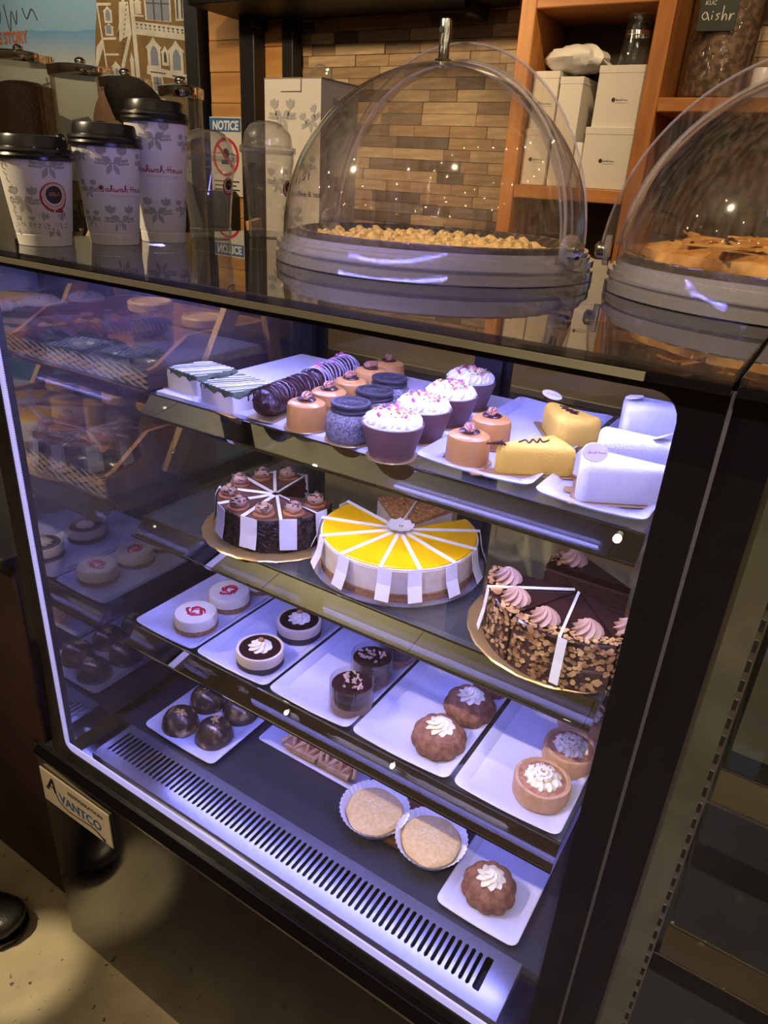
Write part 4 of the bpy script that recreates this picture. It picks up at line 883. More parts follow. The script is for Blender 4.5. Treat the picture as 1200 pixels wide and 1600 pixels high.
place(cookie(), [(.362, .240), (.354, .307), (.333, .377)], ['cookie-topped grey mousse at the front beside the cream cups', 'cookie-topped grey mousse in the middle of its row', 'cookie-topped grey mousse at the back of its row'], S1 + .0057)

# chocolate cups with whipped cream
def cupcake():
    t = thing('chocolate_cup', '', 'dessert', (0, 0, 0), 0, 'chocolate cups with whipped cream')
    card(t, .031)
    b = B(); b.lathe([(.0255, .0016), (.0268, .0022), (.0375, .040), (.0378, .0425), (.0355, .0425), (.034, .040), (.002, .040)], 40); b.out('chocolate_shell', CHOCM, t)
    b = B(); b.lathe([(.0352, .0400), (.0352, .0438), (.030, .0455), (.002, .0455)], 32, fn=lambda a, r, z: 1 + .02 * sin(a * 12)); b.out('green_cream', GREENCR, t)
    b = B()
    for k in range(9): a = 2 * pi * k / 9; rosette(b, (.0245 * cos(a), .0245 * sin(a), .0445), .0098, .011, n=7, twist=.8)
    for k in range(4): a = 2 * pi * k / 4 + .4; rosette(b, (.0105 * cos(a), .0105 * sin(a), .047), .0098, .0115, n=7, twist=.8)
    b.out('whipped_cream', CREAM, t)
    rr = random.Random(4)
    for nm, m, cnt in (('pink_petals', PETAL, 16), ('orange_crumbs', PISTA, 22), ('green_crumbs', mat('pistachio_bits', (.42, .42, .12), .7), 10)):
        b = B()
        for k in range(cnt):
            a = rr.random() * 2 * pi; R = .026 * sqrt(rr.random()); s = rr.uniform(.0015, .0032)
            b.box((R * cos(a), R * sin(a), .0575 - R * .05), (s * 1.6, s, s * .7), rot=Euler((rr.random(), rr.random(), a * 3)).to_matrix())
        b.out(nm, m, t)['kind'] = 'stuff'
    return t
place(cupcake(), [(.433, .226), (.4285, .306), (.427, .385), (.413, .475)], ['chocolate cup with whipped cream nearest the front of its row', 'chocolate cup with whipped cream second from the front', 'chocolate cup with whipped cream third from the front', 'chocolate cup with whipped cream at the back of its row'], S1 + .0057)

# velvet wedges
def wedge(name, label, cat, loc, rz, L, W_, H_, m, group, deco):
    # local: pointed end at -x, broad end at +x
    t = thing(name, label, cat, loc, rz, group)
    b = B(); b.loft([L3([(-L * .52, .004), (-L * .52, -.004), (L * .52, -W_ * .56), (L * .55, W_ * .56)], 0), L3([(-L * .52, .004), (-L * .52, -.004), (L * .52, -W_ * .56), (L * .55, W_ * .56)], .0014)]); b.out('gold_board', GOLD, t, smooth=False)
    P0 = [(-L * .5, 0), (L * .5, -W_ / 2), (L * .5, W_ / 2)]
    def rnd(rad, off):
        out = []; cx = sum(p[0] for p in P0) / 3; n = len(P0)
        for i in range(n):
            a = Vector(P0[i - 1]); p = Vector(P0[i]); c = Vector(P0[(i + 1) % n]); u = (a - p).normalized(); v = (c - p).normalized(); ang = u.angle(v) / 2; bis = (u + v).normalized(); ce = p + bis * (rad / sin(ang)); st = p + u * (rad / math.tan(ang)); en = p + v * (rad / math.tan(ang))
            for k in range(6):
                q_ = (st - ce).lerp(en - ce, k / 5).normalized() * (rad - off); out.append((ce.x + q_.x, ce.y + q_.y))
        return out
    rad = .0095; lo = []
    for off, z_ in ((.001, .0016), (0, .003), (0, H_ - .010), (.0008, H_ - .006), (.003, H_ - .0026), (.006, H_ - .0006), (.0088, H_)): lo.append(L3(rnd(rad, off), z_))
    b = B(); b.loft(lo); b.out('velvet_body', m, t)
    if deco == 'squiggle':
        b = B(); b.tube(catmull([(-.005, 0, H_ + .0006), (.006, .006, H_ + .0006), (.006, -.004, H_ + .0006), (.016, .007, H_ + .0006), (.016, -.004, H_ + .0006), (.026, .008, H_ + .0006), (.024, -.003, H_ + .0006), (.034, .002, H_ + .0006)], 4), .0011, 6); b.out('chocolate_squiggle', CHOC, t)
        b = B(); b.tube([(-.045 + .002 * k, (.0006 + .0006 * k) * (1 if k % 2 else -1), H_ + .0007) for k in range(12)], .0012, 6); b.out('chocolate_drizzle', CHOC, t)
    return t
def oval(parent, loc, rot, print_):
    b = B(); b.lathe([(.0138, -.0009), (.0145, 0), (.0138, .0009), (.001, .0010)], 24); b.tf(Matrix.Scale(.72, 4, (0, 1, 0))); o = b.out('white_chocolate_disc', CREAM, parent, loc, rot)
    if print_:
        ps, wd = script_word('ahwah House'); b = B()
        for p in shift(ps, -.0086, -.0015, .0024): b.add([(x, y, .00115) for x, y in p], [tuple(range(len(p)))])
        b.out('printed_name', PRINTP, o, smooth=False)
    return o
YG = 'yellow velvet wedges'
t = wedge('velvet_wedge', 'yellow velvet wedge at the front of its plate, tip to the left', 'cake', (.576, .281, S1 + .0065), radians(48), .118, .062, .036, YELLOW, YG, 'squiggle')
t = wedge('velvet_wedge', 'yellow velvet wedge at the back of its plate with oval disc', 'cake', (.566, .440, S1 + .0065), radians(-38), .108, .070, .040, YELLOW, YG, 'squiggle')
oval(t, (-.033, .004, .047), (radians(20), radians(12), 1.2), True)
WG = 'white velvet wedges'
t = wedge('velvet_wedge', 'white velvet wedge nearest the front with an upright oval disc', 'cake', (.700, .281, S1 + .0065), radians(14), .125, .07, .044, WHITEV, WG, '')
t.rotation_euler = (0, 0, radians(196)); t.location = (.709, .285, S1 + .0065)
oval(t, (.050, .016, .0535), (radians(62), 0, radians(200)), True)
b = B(); rbox(b, (.066, 0, .001), (.018, .016, .0015), .0004, .005); b.out('gold_tab', GOLD, t)
t = wedge('velvet_wedge', 'white velvet wedge in the middle behind the front one', 'cake', (.700, .372, S1 + .0065), radians(196), .12, .068, .046, WHITEV, WG, '')
oval(t, (-.01, .0, .050), (radians(30), 0, 1.0), False)
t = wedge('velvet_wedge', 'white velvet wedge standing tallest at the back of its plate', 'cake', (.700, .480, S1 + .0065), radians(196), .125, .075, .062, WHITEV, WG, '')
oval(t, (.052, .0, .0655), (radians(10), 0, 1.0), False)

# ------------------------------------------------------------------ round cakes on the middle shelf
def cake_board(label, c, r, z, glass_r=None):
    if glass_r:
        g = thing('glass_cake_plate', label.replace('gold cake board', 'clear glass plate'), 'plate', (c[0], c[1], z), 0, 'clear glass cake plates')
        b = B(); b.lathe([(glass_r * .7, 0), (glass_r * .9, .001), (glass_r, .0045), (glass_r, .006), (glass_r * .9, .0035), (.005, .0030)], 56); b.out('dish', ACRYLB, g); z += .0036
    return z
def sector(r, a0, a1, z0, z1, n=8, rin=.0015, ins=.0):
    # wedge outline: point and rounded outer arc, slightly inset from its cuts
    am = (a0 + a1) / 2; ox, oy = ins * cos(am), ins * sin(am)
    return lambda k, dz=0: [(ox + rin * cos(am), oy + rin * sin(am))] + [(ox + (r - k) * cos(a0 + (a1 - a0) * i / n), oy + (r - k) * sin(a0 + (a1 - a0) * i / n)) for i in range(n + 1)]
def slice_part(parent, name, layers, r, a0, a1, ins, loc=(0, 0, 0), rz=0.0, n=8):
    # layers: (part name or None, material, z0, z1, outset); the first makes the slice itself
    root = None; f = sector(r, a0, a1, 0, 0, n, ins=ins)
    for nm, m, z0, z1, k in layers:
        b = B(); e = min(.002, (z1 - z0) * .3)
        b.loft([L3(f(k), z0), L3(f(k), z1 - e), L3(f(k + e), z1)])
        if root is None: root = b.out(name, m, parent, loc, (0, 0, rz), smooth=False)
        else: b.out(nm, m, root, smooth=False)
    return root
def paper(parent, r, a, h, side=1, wtab=.022, wb=.0036, flare=.012):
    # parchment divider: a band lying along the cut and a tab hanging down the side
    b = B(); ux, uy = cos(a), sin(a); nx, ny = -uy * side, ux * side; t_ = .0007
    def P3(s, o, z_): return (ux * s + nx * o, uy * s + ny * o, z_)
    b.loft([[P3(s, -.0012, h + .0022), P3(s, wb, h + .0012), P3(s, wb, h + .0019), P3(s, -.0012, h + .0032)] for s in (.006, r * .5, r + .004)])
    rr_ = r + .003
    b.loft([[P3(rr_ + s, -.0012, z_), P3(sqrt(max(rr_ ** 2 - wtab ** 2, 0)) + s, wtab, z_ - .002), P3(sqrt(max(rr_ ** 2 - wtab ** 2, 0)) + s + t_, wtab, z_ - .002), P3(rr_ + s + t_, -.0012, z_)] for s, z_ in ((0.0005, h + .0028), (flare * .35, h * .6), (flare, max(.008, h * .2)))])
    return b.out('paper_divider', PARCH, parent, smooth=False)

# dark chocolate cake with dollops
def choc_cake():
    c = (.198, .288); z = cake_board('gold cake board', c, .1, S2)
    t = thing('chocolate_cake', 'dark chocolate cake with dollops and shaggy sides in cut slices', 'cake', (c[0], c[1], z))
    b = B(); b.lathe([(.111, 0), (.1125, .0008), (.111, .0022), (.002, .0022)], 64, fn=lambda a, r, zz: 1 + .008 * sin(a * 40)); b.out('gold_board', GOLD, t)
    cuts = [97, 131, 166, 203, 241, 278, 314, 350, 386]; H0, H1 = .0024, .0545; R = .0865
    for i in range(8):
        a0, a1 = radians(cuts[i] + 1), radians(cuts[i + 1] - 1)
        s = slice_part(t, 'slice', [('slice', SPONGE, H0, H1 - .003, 0), ('glaze', CHOCM, H1 - .003, H1, 0)], R, a0, a1, .0012)
        am = (a0 + a1) / 2; x, y = R * .80 * cos(am), R * .80 * sin(am)
        b = B(); b.lathe([(.0155, H1), (.016, H1 + .001), (.0158, H1 + .0032), (.002, H1 + .0034)], 22, (x, y, 0)); b.out('biscuit', mat('biscuit_disc', (.40, .17, .085), .5), s)
        b = B(); b.ell((x, y, H1 + .0095), (.0125, .0125, .0085), 16, 9, fn=lambda v: 1 + .08 * sin(v.x * 6 + i) + .06 * sin(v.y * 7 + 2 * i)); b.ell((x + .002, y - .001, H1 + .0175), (.005, .005, .0035), 10, 6); b.out('dollop', MOUSSEP, s)
        b = B()
        for k in range(16):
            q_ = rf.random() * 2 * pi; e = rf.uniform(.1, 1.2); v = Vector((cos(q_) * cos(e), sin(q_) * cos(e), sin(e))); b.tube([(x + v.x * .0135 - .003 * sin(k), y + v.y * .0135, H1 + .0095 + v.z * .0095), (x + v.x * .0135 + .003 * sin(k), y + v.y * .0135 + .003 * cos(k), H1 + .0105 + v.z * .0095)], .0010, 4)
        b.out('chocolate_sprinkles', SPRINK, s)['kind'] = 'stuff'
        b = B()
        for k in range(150):
            a = a0 + (a1 - a0) * rf.random(); zz = H0 + rf.random() * (H1 - H0); q_ = rf.random() * pi; l = .0045; rr_ = R + .0016
            b.tube([(rr_ * cos(a - l * cos(q_) / R), rr_ * sin(a - l * cos(q_) / R), max(zz - l * sin(q_), H0)), (rr_ * cos(a) * 1.01, rr_ * sin(a) * 1.01, zz), (rr_ * cos(a + l * cos(q_) / R), rr_ * sin(a + l * cos(q_) / R), min(zz + l * sin(q_), H1 + .002))], .0009, 3)
        b.out('chocolate_vermicelli', SPRINK, s)['kind'] = 'stuff'
    for i, cu in enumerate(cuts[:8]): paper(t, R, radians(cu), H1, 1 if i > 0 else 1, wtab=.024, flare=.006)
choc_cake()
# mango cheesecake
def mango_cake():
    c = (.4055, .3105); z = cake_board('gold cake board', c, .1, S2)
    t = thing('mango_cheesecake', 'round cheesecake with bright yellow glaze, cut with parchment strips', 'cake', (c[0], c[1], z + .0042))
    g = thing('glass_cake_plate', 'clear glass plate under the yellow glazed cheesecake', 'plate', (c[0], c[1], z), 0, 'clear glass cake plates')
    b = B(); b.lathe([(.08, 0), (.105, .001), (.124, .0045), (.124, .006), (.108, .0034), (.005, .0030)], 56); b.out('dish', ACRYLB, g)
    cuts = [165, 200, 229, 258, 288, 315, 341, 367, 396, 418]; R = .1105; H1 = .0475
    for i in range(9):
        a0, a1 = radians(cuts[i] + .6), radians(cuts[i + 1] - .6)
        s = slice_part(t, 'slice', [('slice', CHEESE, .012, H1 - .001, 0), ('crust', CRUST, 0, .0122, -.0005), ('cream_rim', CREAM, H1 - .0015, H1, .0004)], R, a0, a1, .0008, n=7)
        f = sector(R, a0, a1, 0, 0, 7, ins=.0025); b = B(); b.loft([L3(f(.004), H1 - .0005), L3(f(.0045), H1 + .0014), L3(f(.006), H1 + .002)]); b.out('mango_glaze', MANGO, s, smooth=False)
    for a0, a1 in ((74, 104), (106, 140)):
        s = slice_part(t, 'crumb_slice', [('crumb_slice', CHEESE, .012, H1 - .001, 0), ('crust', CRUST, 0, .0122, -.0005)], R - .004, radians(a0), radians(a1), .002, n=6)
        f = sector(R - .004, radians(a0), radians(a1), 0, 0, 6, ins=.002); b = B(); b.loft([L3(f(.0), H1 - .001), L3(f(.001), H1 + .002), L3(f(.004), H1 + .005)]); b.out('crumb_topping', CRUMB, s, smooth=False)
        b = B()
        for k in range(120):
            a = radians(a0 + 1.5 + (a1 - a0 - 3) * rf.random()); q_ = .012 + (R - .018) * sqrt(rf.random()); b.ell((q_ * cos(a), q_ * sin(a), H1 + .0045 + rf.random() * .002), (.0022, .0016, .0015), 5, 4)
        b.out('crumbs', CRUMB, s)['kind'] = 'stuff'
    for cu in cuts[:9]: paper(t, R, radians(cu), H1 + .001, -1 if cu > 300 else 1, wtab=.017, flare=.013)
    b = B(); b.bx(-.001, .001, .02, .11, H1 - .01, H1 + .01); b.tf(Matrix.Rotation(radians(15), 4, 'Z')); b.out('paper_divider', PARCH, t, smooth=False)
    b = B()
    for k in range(9):
        a = 2 * pi * k / 9; M_ = Matrix.Rotation(a, 4, 'Z'); vs = [M_ @ Vector(p) for p in ((0, -.004, H1 + .002), (.017, -.008, H1 + .007), (.021, 0, H1 + .010), (.017, .008, H1 + .007), (0, .004, H1 + .002))]; b.add(vs + [v + Vector((0, 0, .0006)) for v in vs], [(4, 3, 2, 1, 0), (5, 6, 7, 8, 9)] + [(i, (i + 1) % 5, (i + 1) % 5 + 5, i + 5) for i in range(5)])
    b.out('centre_paper', PARCH, t, smooth=False)
mango_cake()
# almond flake chocolate cake
def flake_cake():
    c = (.672, .286); z = S2
    t = thing('almond_cake', 'large glossy chocolate cake with almond flake sides and rosettes', 'cake', (c[0], c[1], z))
    b = B(); b.lathe([(.116, 0), (.118, .0008), (.1165, .0024), (.002, .0024)], 64, fn=lambda a, r, zz: 1 + .006 * sin(a * 44)); b.tf(Matrix.Translation((-.013, .004, 0))); b.out('gold_board', GOLD, t)
    cuts = [184, 214, 246, 277, 310, 342]; R = .1075; H1 = .066
    def sl(parent, nm, a0, a1, loc, rz, papered):
        s = slice_part(parent, nm, [(nm, SPONGE, .0026, .028, 0), ('cream_layer', CHOCM, .028, .032, 0), ('sponge_layer', SPONGE, .032, .054, 0), ('cream_layer', CHOCM, .054, .0575, 0), ('glaze', CHOCG, .0575, H1, -.0006)], R, a0, a1, .0012, loc, rz)
        am = (a0 + a1) / 2; b = B(); rosette(b, (R * .80 * cos(am), R * .80 * sin(am), H1), .0150, .0165, n=9, twist=1.3); b.out('rosette', MOUSSEP, s)
        b = B()
        for k in range(170):
            a = a0 + (a1 - a0) * rf.random(); zz = .004 + rf.random() ** .8 * (H1 - .004); rr_ = R + .0012 + rf.random() * .002
            if k > 125: zz = H1 + .0012; rr_ = R - rf.random() ** 1.6 * .016
            sz = rf.uniform(.0022, .0046); E_ = Euler((rf.uniform(-.4, .4), rf.uniform(-.4, .4), 0)).to_matrix(); T_ = Matrix(((cos(a), -sin(a), 0), (sin(a), cos(a), 0), (0, 0, 1)))
            P_ = [Vector((0, sz * cos(2 * pi * j / 5) * rf.uniform(.7, 1.1), sz * .8 * sin(2 * pi * j / 5) * rf.uniform(.7, 1.1))) for j in range(5)]
            if k > 125: P_ = [Vector((p.z, p.y, p.x)) for p in P_]
            n_ = Vector((.0008, 0, 0)) if k <= 125 else Vector((0, 0, .0008)); vs = [T_ @ (E_ @ p) + Vector((rr_ * cos(a), rr_ * sin(a), zz)) for p in P_]; b.add(vs + [v + T_ @ n_ for v in vs], [(0, 1, 2, 3, 4), (9, 8, 7, 6, 5)])
        b.out('almond_flakes', ALMOND, s, smooth=False)['kind'] = 'stuff'
        return s
    for i in range(5): sl(t, 'slice', radians(cuts[i] + .8), radians(cuts[i + 1] - .8), (0, 0, 0), 0, True)
    for i, cu in enumerate((214, 277)): paper(t, R, radians(cu), H1, 1, wtab=.009, wb=.0018, flare=.007)
    # the cut slice set back across the empty half of the board
    s = sl(t, 'pulled_slice', radians(-16), radians(16), (.052, .044, 0), radians(164), False)
flake_cake()

# ------------------------------------------------------------------ small cakes on the lowest shelf
ZP = S3 + .0052
def mini(kind):
    if kind == 'berry':
        t = thing('raspberry_cheesecake', '', 'cake', (0, 0, 0), 0, 'raspberry swirl cheesecakes')
        b = B(); b.lathe([(.0335, 0), (.0348, .001), (.0348, .0085), (.0342, .009)], 36, fn=lambda a, r, z: 1 + .008 * sin(a * 17)); b.out('crust', CRUST, t)
        b = B(); b.lathe([(.0342, .0088), (.0344, .024), (.0325, .0265), (.002, .0268)], 36); b.out('cheesecake', CREAM, t)
        b = B(); rr = random.Random(9)
        for k in range(9):
            a = k * .75; q_ = [((.017 - .004 * (k % 3)) * cos(a + u * 2.0) * (1 - .3 * u) + rr.uniform(-.002, .002), (.013 - .003 * (k % 2)) * sin(a + u * 2.0) * (1 - .3 * u) + rr.uniform(-.002, .002), .0268) for u in (0, .25, .5, .75, 1)]; b.tube(catmull(q_, 3), [.0006 + .0020 * sin(pi * i / 12) for i in range(13)], 6)
        b.out('raspberry_swirl', BERRY, t)
    elif kind == 'tuxedo':
        t = thing('tuxedo_cake', '', 'cake', (0, 0, 0), 0, 'chocolate topped cream cakes')
        b = B(); b.lathe([(.0350, 0), (.0362, .001), (.0362, .0105)], 36, fn=lambda a, r, z: 1 + .006 * sin(a * 23)); b.out('dark_base', COOKIE, t)
        b = B(); b.lathe([(.0358, .0100), (.0362, .011), (.0364, .0245), (.0355, .0268), (.0325, .0270), (.0315, .0255), (.002, .0255)], 36, fn=lambda a, r, z: 1 + (.004 * sin(a * 7) if z < .012 else 0)); b.out('vanilla_mousse', VANILLA, t)
        b = B(); b.lathe([(.0318, .0252), (.0312, .0266), (.002, .0268)], 36); b.out('chocolate_glaze', CHOCG, t)
        b = B(); rosette(b, (0, 0, .0266), .0155, .009, n=8, twist=1.7); rosette(b, (.001, .001, .0325), .0085, .006, n=6, twist=1.5); b.out('cream_swirl', CREAM, t)
        b = B(); b.ell((.001, .002, .0385), (.0052, .0042, .0042), 12, 8); b.out('hazelnut', mat('hazelnut', (.42, .19, .08), .45), t)
    elif kind == 'mousse':
        t = thing('mousse_cake', '', 'cake', (0, 0, 0), 0, 'film-wrapped chocolate mousse cakes')
        b = B(); b.lathe([(.027, 0), (.0285, .001), (.0285, .012)], 32); b.out('mousse_base', MOUSSE, t)
        b = B(); b.lathe([(.0245, .0119), (.0250, .013), (.0250, .026)], 32, fn=lambda a, r, z: 1 + .02 * sin(a * 9 + z * 500)); b.out('sponge', SPONGE, t)
        b = B(); b.lathe([(.0280, .026), (.0285, .027), (.0285, .040), (.0275, .0410), (.002, .0412)], 32); b.out('chocolate_top', CHOCG, t)
        b = B(); rr = random.Random(2)
        for k in range(20):
            a = rr.random() * 6.28; q_ = .017 * sqrt(rr.random()); s = rr.uniform(.004, .0075)
            b.tube([(q_ * cos(a) + s * cos(k + u * 1.4) * .8, q_ * sin(a) + s * sin(k + u * 1.4) * .8, .0425 + rr.random() * .003 + .001 * u) for u in (0, .5, 1)], [.0010, .0024, .0008], 5)
        b.out('chocolate_shavings', mat('pale_shavings', (.50, .33, .25), .5), t)['kind'] = 'stuff'
        b = B(); b.lathe([(.0312, 0), (.0312, .0475)], 40, cap0=False, cap1=False); b.out('clear_film', ACETATE, t)
    elif kind == 'bundt':
        t = thing('bundt_cake', '', 'cake', (0, 0, 0), 0, 'small chocolate bundt cakes')
        fn = lambda a, r, z: 1 + (.085 * abs(cos(a * 5)) - .05) * (1 if r > .018 else .3) + .012 * sin(a * 3 + z * 90)
        b = B(); b.lathe([(.030, 0), (.0352, .004), (.0365, .010), (.0350, .018), (.0300, .0255), (.0230, .0295), (.0165, .0300), (.011, .0275), (.002, .0270)], 60, fn=fn); b.out('sponge', BUNDT, t)
        b = B(); rosette(b, (0, 0, .0262), .0178, .013, n=9, twist=1.6); rosette(b, (.001, -.001, .0345), .0105, .011, n=7, twist=1.8); b.out('cream_swirl', CREAM, t)
    else:
        t = thing('coffee_cake', '', 'cake', (0, 0, 0), 0, 'tan coffee mousse cakes')
        b = B(); b.lathe([(.0325, 0), (.0345, .002), (.0352, .022), (.0340, .0262), (.0305, .0268), (.0285, .0245), (.002, .0245)], 40, fn=lambda a, r, z: 1 + .01 * sin(a * 6 + z * 100)); b.out('mousse_body', TAN, t)
        b = B(); b.lathe([(.0288, .0245), (.0270, .0252), (.002, .0255)], 30); b.out('cocoa_top', mat('cocoa_dusted', (.42, .21, .12), .8, c2=(.30, .13, .07), scale=150), t)
        b = B()
        for k in range(9): a = 2 * pi * k / 9; rosette(b, (.0158 * cos(a), .0158 * sin(a), .0252), .0068, .0068, n=5)
        swirl(b, (0, 0, .0268), .0175, .0115, 2.6, th=.0052); o = b.out('cream_swirl', CREAM, t)
        b = B(); rr = random.Random(6)
        for k in range(60):
            a = rr.random() * 6.28; q_ = .015 * sqrt(rr.random()); b.box((q_ * cos(a), q_ * sin(a), .0372 - q_ * .22), (.0011, .0009, .0007), rot=Matrix.Rotation(k, 3, 'Z'))
        b.out('cocoa_specks', COCOA, o)['kind'] = 'stuff'
    return t
place(mini('berry'), [(.097, .205), (.0945, .285), (.098, .360)], ['raspberry swirl cheesecake at the front of its plate', 'raspberry swirl cheesecake behind the front one', 'raspberry swirl cheesecake mostly hidden at the back of its plate'], ZP, rzs=[.3, 1.5, 2.2])
place(mini('tuxedo'), [(.243, .196), (.243, .290)], ['chocolate-topped cream cake with nut at the front of its plate', 'chocolate-topped cream cake with nut at the back of its plate'], ZP, rzs=[.2, .8])
place(mini('mousse'), [(.413, .1945), (.4035, .2605), (.4085, .328)], ['film-wrapped chocolate mousse cake nearest the front', 'film-wrapped chocolate mousse cake in the middle', 'film-wrapped chocolate mousse cake at the back under the shelf edge'], ZP, rzs=[0, 1.1, 2])
place(mini('bundt'), [(.549, .204), (.5555, .283), (.562, .361)], ['cream-topped chocolate bundt at the front of the lowest shelf', 'cream-topped chocolate bundt behind the front one', 'cream-topped chocolate bundt hidden at the back of its plate'], ZP, rzs=[0, .4, .2])
place(mini('coffee'), [(.693, .204), (.7035, .278), (.698, .353)], ['tan coffee cake with cream rosette at the front of its plate', 'tan coffee cake dusted with cocoa in the middle', 'tan coffee cake at the back beneath the shelf edge'], ZP, rzs=[0, .7, .3])

# ------------------------------------------------------------------ the deck at the bottom
plate('white plate on the case floor holding gold-dusted chocolate balls', .038, .198, .1265, .34, DK, 'plates on the case floor', h=.010)
t = plate('white plate on the case floor under the single bundt', .604, .7195, .1275, .40, DK, 'plates on the case floor', h=.010)
t = thing('white_tray', 'flat white tray on the case floor with lattice pastries', 'tray', (.315, .290, DK))
b = B(); b.loft([L3(rrect(.20, .14, .006, 2), 0), L3(rrect(.205, .145, .006, 2), .004), L3(rrect(.201, .141, .006, 2), .0045), L3(rrect(.19, .13, .006, 2), .0025)]); b.out('slab', CERAMIC, t)
t = thing('wooden_board', 'brown wooden board on the case floor under the paper-cupped cakes', 'board', (.500, .270, DK))
b = B(); rbox(b, (0, 0, .005), (.135, .20, .010), .002, .012); b.out('slab', CRATEW, t)
t = thing('chocolate_ball', '', 'chocolate', (0, 0, 0), 0, 'gold-dusted chocolate domes')
b = B(); b.lathe([(.0305, 0), (.0315, .0012), (.0312, .006), (.0290, .0165), (.0240, .0255), (.0165, .0315), (.008, .0342), (.001, .0348)], 36); b.out('shell', GOLDB, t)
b = B(); b.lathe([(.0318, 0), (.0322, .0006), (.0316, .0016)], 36); b.out('chocolate_foot', CHOC, t)
b = B(); b.ell((.005, -.002, .0322), (.0115, .0072, .0034), 26, 8, fn=lambda v: 1 + .25 * sin(atan2(v.y, v.x) * 5) + .15 * sin(atan2(v.y, v.x) * 11)); b.out('gold_dust', mat('gold_dust', (.80, .56, .22), .45, .6, bump=.6, bscale=400), t)
place(t, [(.088, .163), (.0835, .231), (.1535, .1765), (.1495, .2435), (.085, .299), (.148, .311)], ['gold-dusted chocolate dome at the front left of its plate', 'gold-dusted chocolate dome in the left row, second from the front', 'gold-dusted chocolate dome at the front right of its plate', 'gold-dusted chocolate dome in the right row, second from the front', 'gold-dusted chocolate dome at the back left of its plate', 'gold-dusted chocolate dome at the back right of its plate'], DK + .0050, rzs=[0, 1.3, 2.2, 4, 3, 5])
def lattice():
    t = thing('lattice_pastry', '', 'pastry', (0, 0, 0), 0, 'cherry lattice pastries')
    b = B(); rbox(b, (0, 0, .007), (.062, .040, .014), .005, .008); b.out('pastry_base', PASTRY, t)
    b = B(); b.ell((-.014, 0, .014), (.010, .011, .0035), 12, 6); b.ell((.014, 0, .014), (.010, .011, .0035), 12, 6); b.out('cherry_filling', CHERRY, t)
    b = B()
    for x in (-.028, 0, .028): b.tube(catmull([(x - .012, -.019, .012), (x, -.006, .0195), (x + .004, .006, .0195), (x + .012, .019, .012)], 4), .0036, 8)
    for x in (-.028, 0, .028): b.tube(catmull([(x + .012, -.019, .012), (x + .002, 0, .0215), (x - .012, .019, .012)], 4), .0034, 8)
    b.tube([(-.031, -.019, .010), (.031, -.019, .010)], .0045, 8); b.tube([(-.031, .019, .010), (.031, .019, .010)], .0045, 8); b.out('lattice', PASTRY, t)
    return t
lp_ = lattice(); lp_.scale = (.96, 1.2, 1.35)
place(lp_, [(.300, .247), (.366, .248)], ['cherry lattice pastry at the left on the flat white tray', 'cherry lattice pastry at the right end of the flat white tray'], DK + .0028, rzs=[.02, .0])
def papercake():
    t = thing('almond_cupcake', '', 'cake', (0, 0, 0), 0, 'sugar-dusted cakes in white paper cups')
    fn = lambda a, r, z: 1 + (.016 * cos(a * 40) * min(1, z / .006) if r > .03 else 0)
    b = B(); b.lathe([(.002, .0005), (.037, .0005), (.0395, .002), (.0515, .0225), (.0520, .0228), (.0512, .0222), (.0385, .0028), (.002, .0012)], 160, fn=fn, cap0=False, cap1=False); b.out('paper_cup', PARCH, t)
    b = B(); b.lathe([(.036, .0022), (.041, .009), (.0425, .0145), (.0395, .0195), (.030, .0225), (.016, .0238), (.001, .0243)], 40, fn=lambda a, r, z: 1 + .025 * sin(a * 3) + .015 * sin(a * 7 + 1)); b.out('cake', CAKE, t)
    b = B(); rr = random.Random(8)
    for k in range(90):
        a = rr.random() * 6.28; q_ = .036 * sqrt(rr.random()); z_ = .0243 - 4.2 * q_ * q_ ; b.box((q_ * cos(a), q_ * sin(a), z_), (.0016, .0013, .001), rot=Matrix.Rotation(k, 3, 'Z'))
    b.out('sugar_grains', WHITEP, t)['kind'] = 'stuff'
    return t
place(papercake(), [(.4665, .190), (.560, .194), (.463, .297), (.570, .303)], ['sugar-dusted cake in white paper cup, left of the front pair', 'sugar-dusted cake in white paper cup beside the bundt plate', 'sugar-dusted cake in paper cup behind the left front one', 'sugar-dusted cake in paper cup hidden behind the right front one'], DK + .0104, rzs=[0, .5, .2, .9])
bu = [o for o in COL.objects if o.get('label') == 'cream-topped chocolate bundt at the front of the lowest shelf'][0]
dup(bu, (.658, .181, DK + .0052), 1.2, 'cream-topped chocolate bundt alone on the case floor plate')
dup(bu, (.668, .300, DK + .0052), .3, 'chocolate bundt hidden at the back of the case floor plate')

# ------------------------------------------------------------------ shelving unit behind, and what stands on it
t = thing('shelving_unit', 'orange pine shelving unit with square openings against the plank wall', 'shelf', (0, 1.95, 0))
for x0, x1 in ((-.232, -.182), (.182, .232), (.90, .95)):
    b = B(); rbox(b, ((x0 + x1) / 2, .135, 1.25), (x1 - x0, .27, 2.5), .004, n=1); b.out('upright', PINEZ, t)
for x0, x1, z0, z1 in ((-.182, .182, 1.845, 1.885), (-.182, .182, 1.322, 1.362), (-.182, .182, .85, .89), (.232, .90, 1.575, 1.612), (.232, .90, 1.17, 1.21), (.232, .90, 2.1, 2.14)):
    b = B(); rbox(b, ((x0 + x1) / 2, .135, (z0 + z1) / 2), (x1 - x0, .27, z1 - z0), .003, n=1); b.out('shelf_board', PINE, t)
B().bx(-.182, .182, .262, .268, .89, 1.845).out('back_panel', mat('dark_backboard', (.035, .025, .02), .8, c2=(.07, .05, .035), scale=5, stretch=(.2, 1, 6)), t, smooth=False)
B().bx(.232, .90, .262, .268, .5, 1.575).out('back_panel', MATS['dark_backboard'], t, smooth=False)
ZB = 1.3627
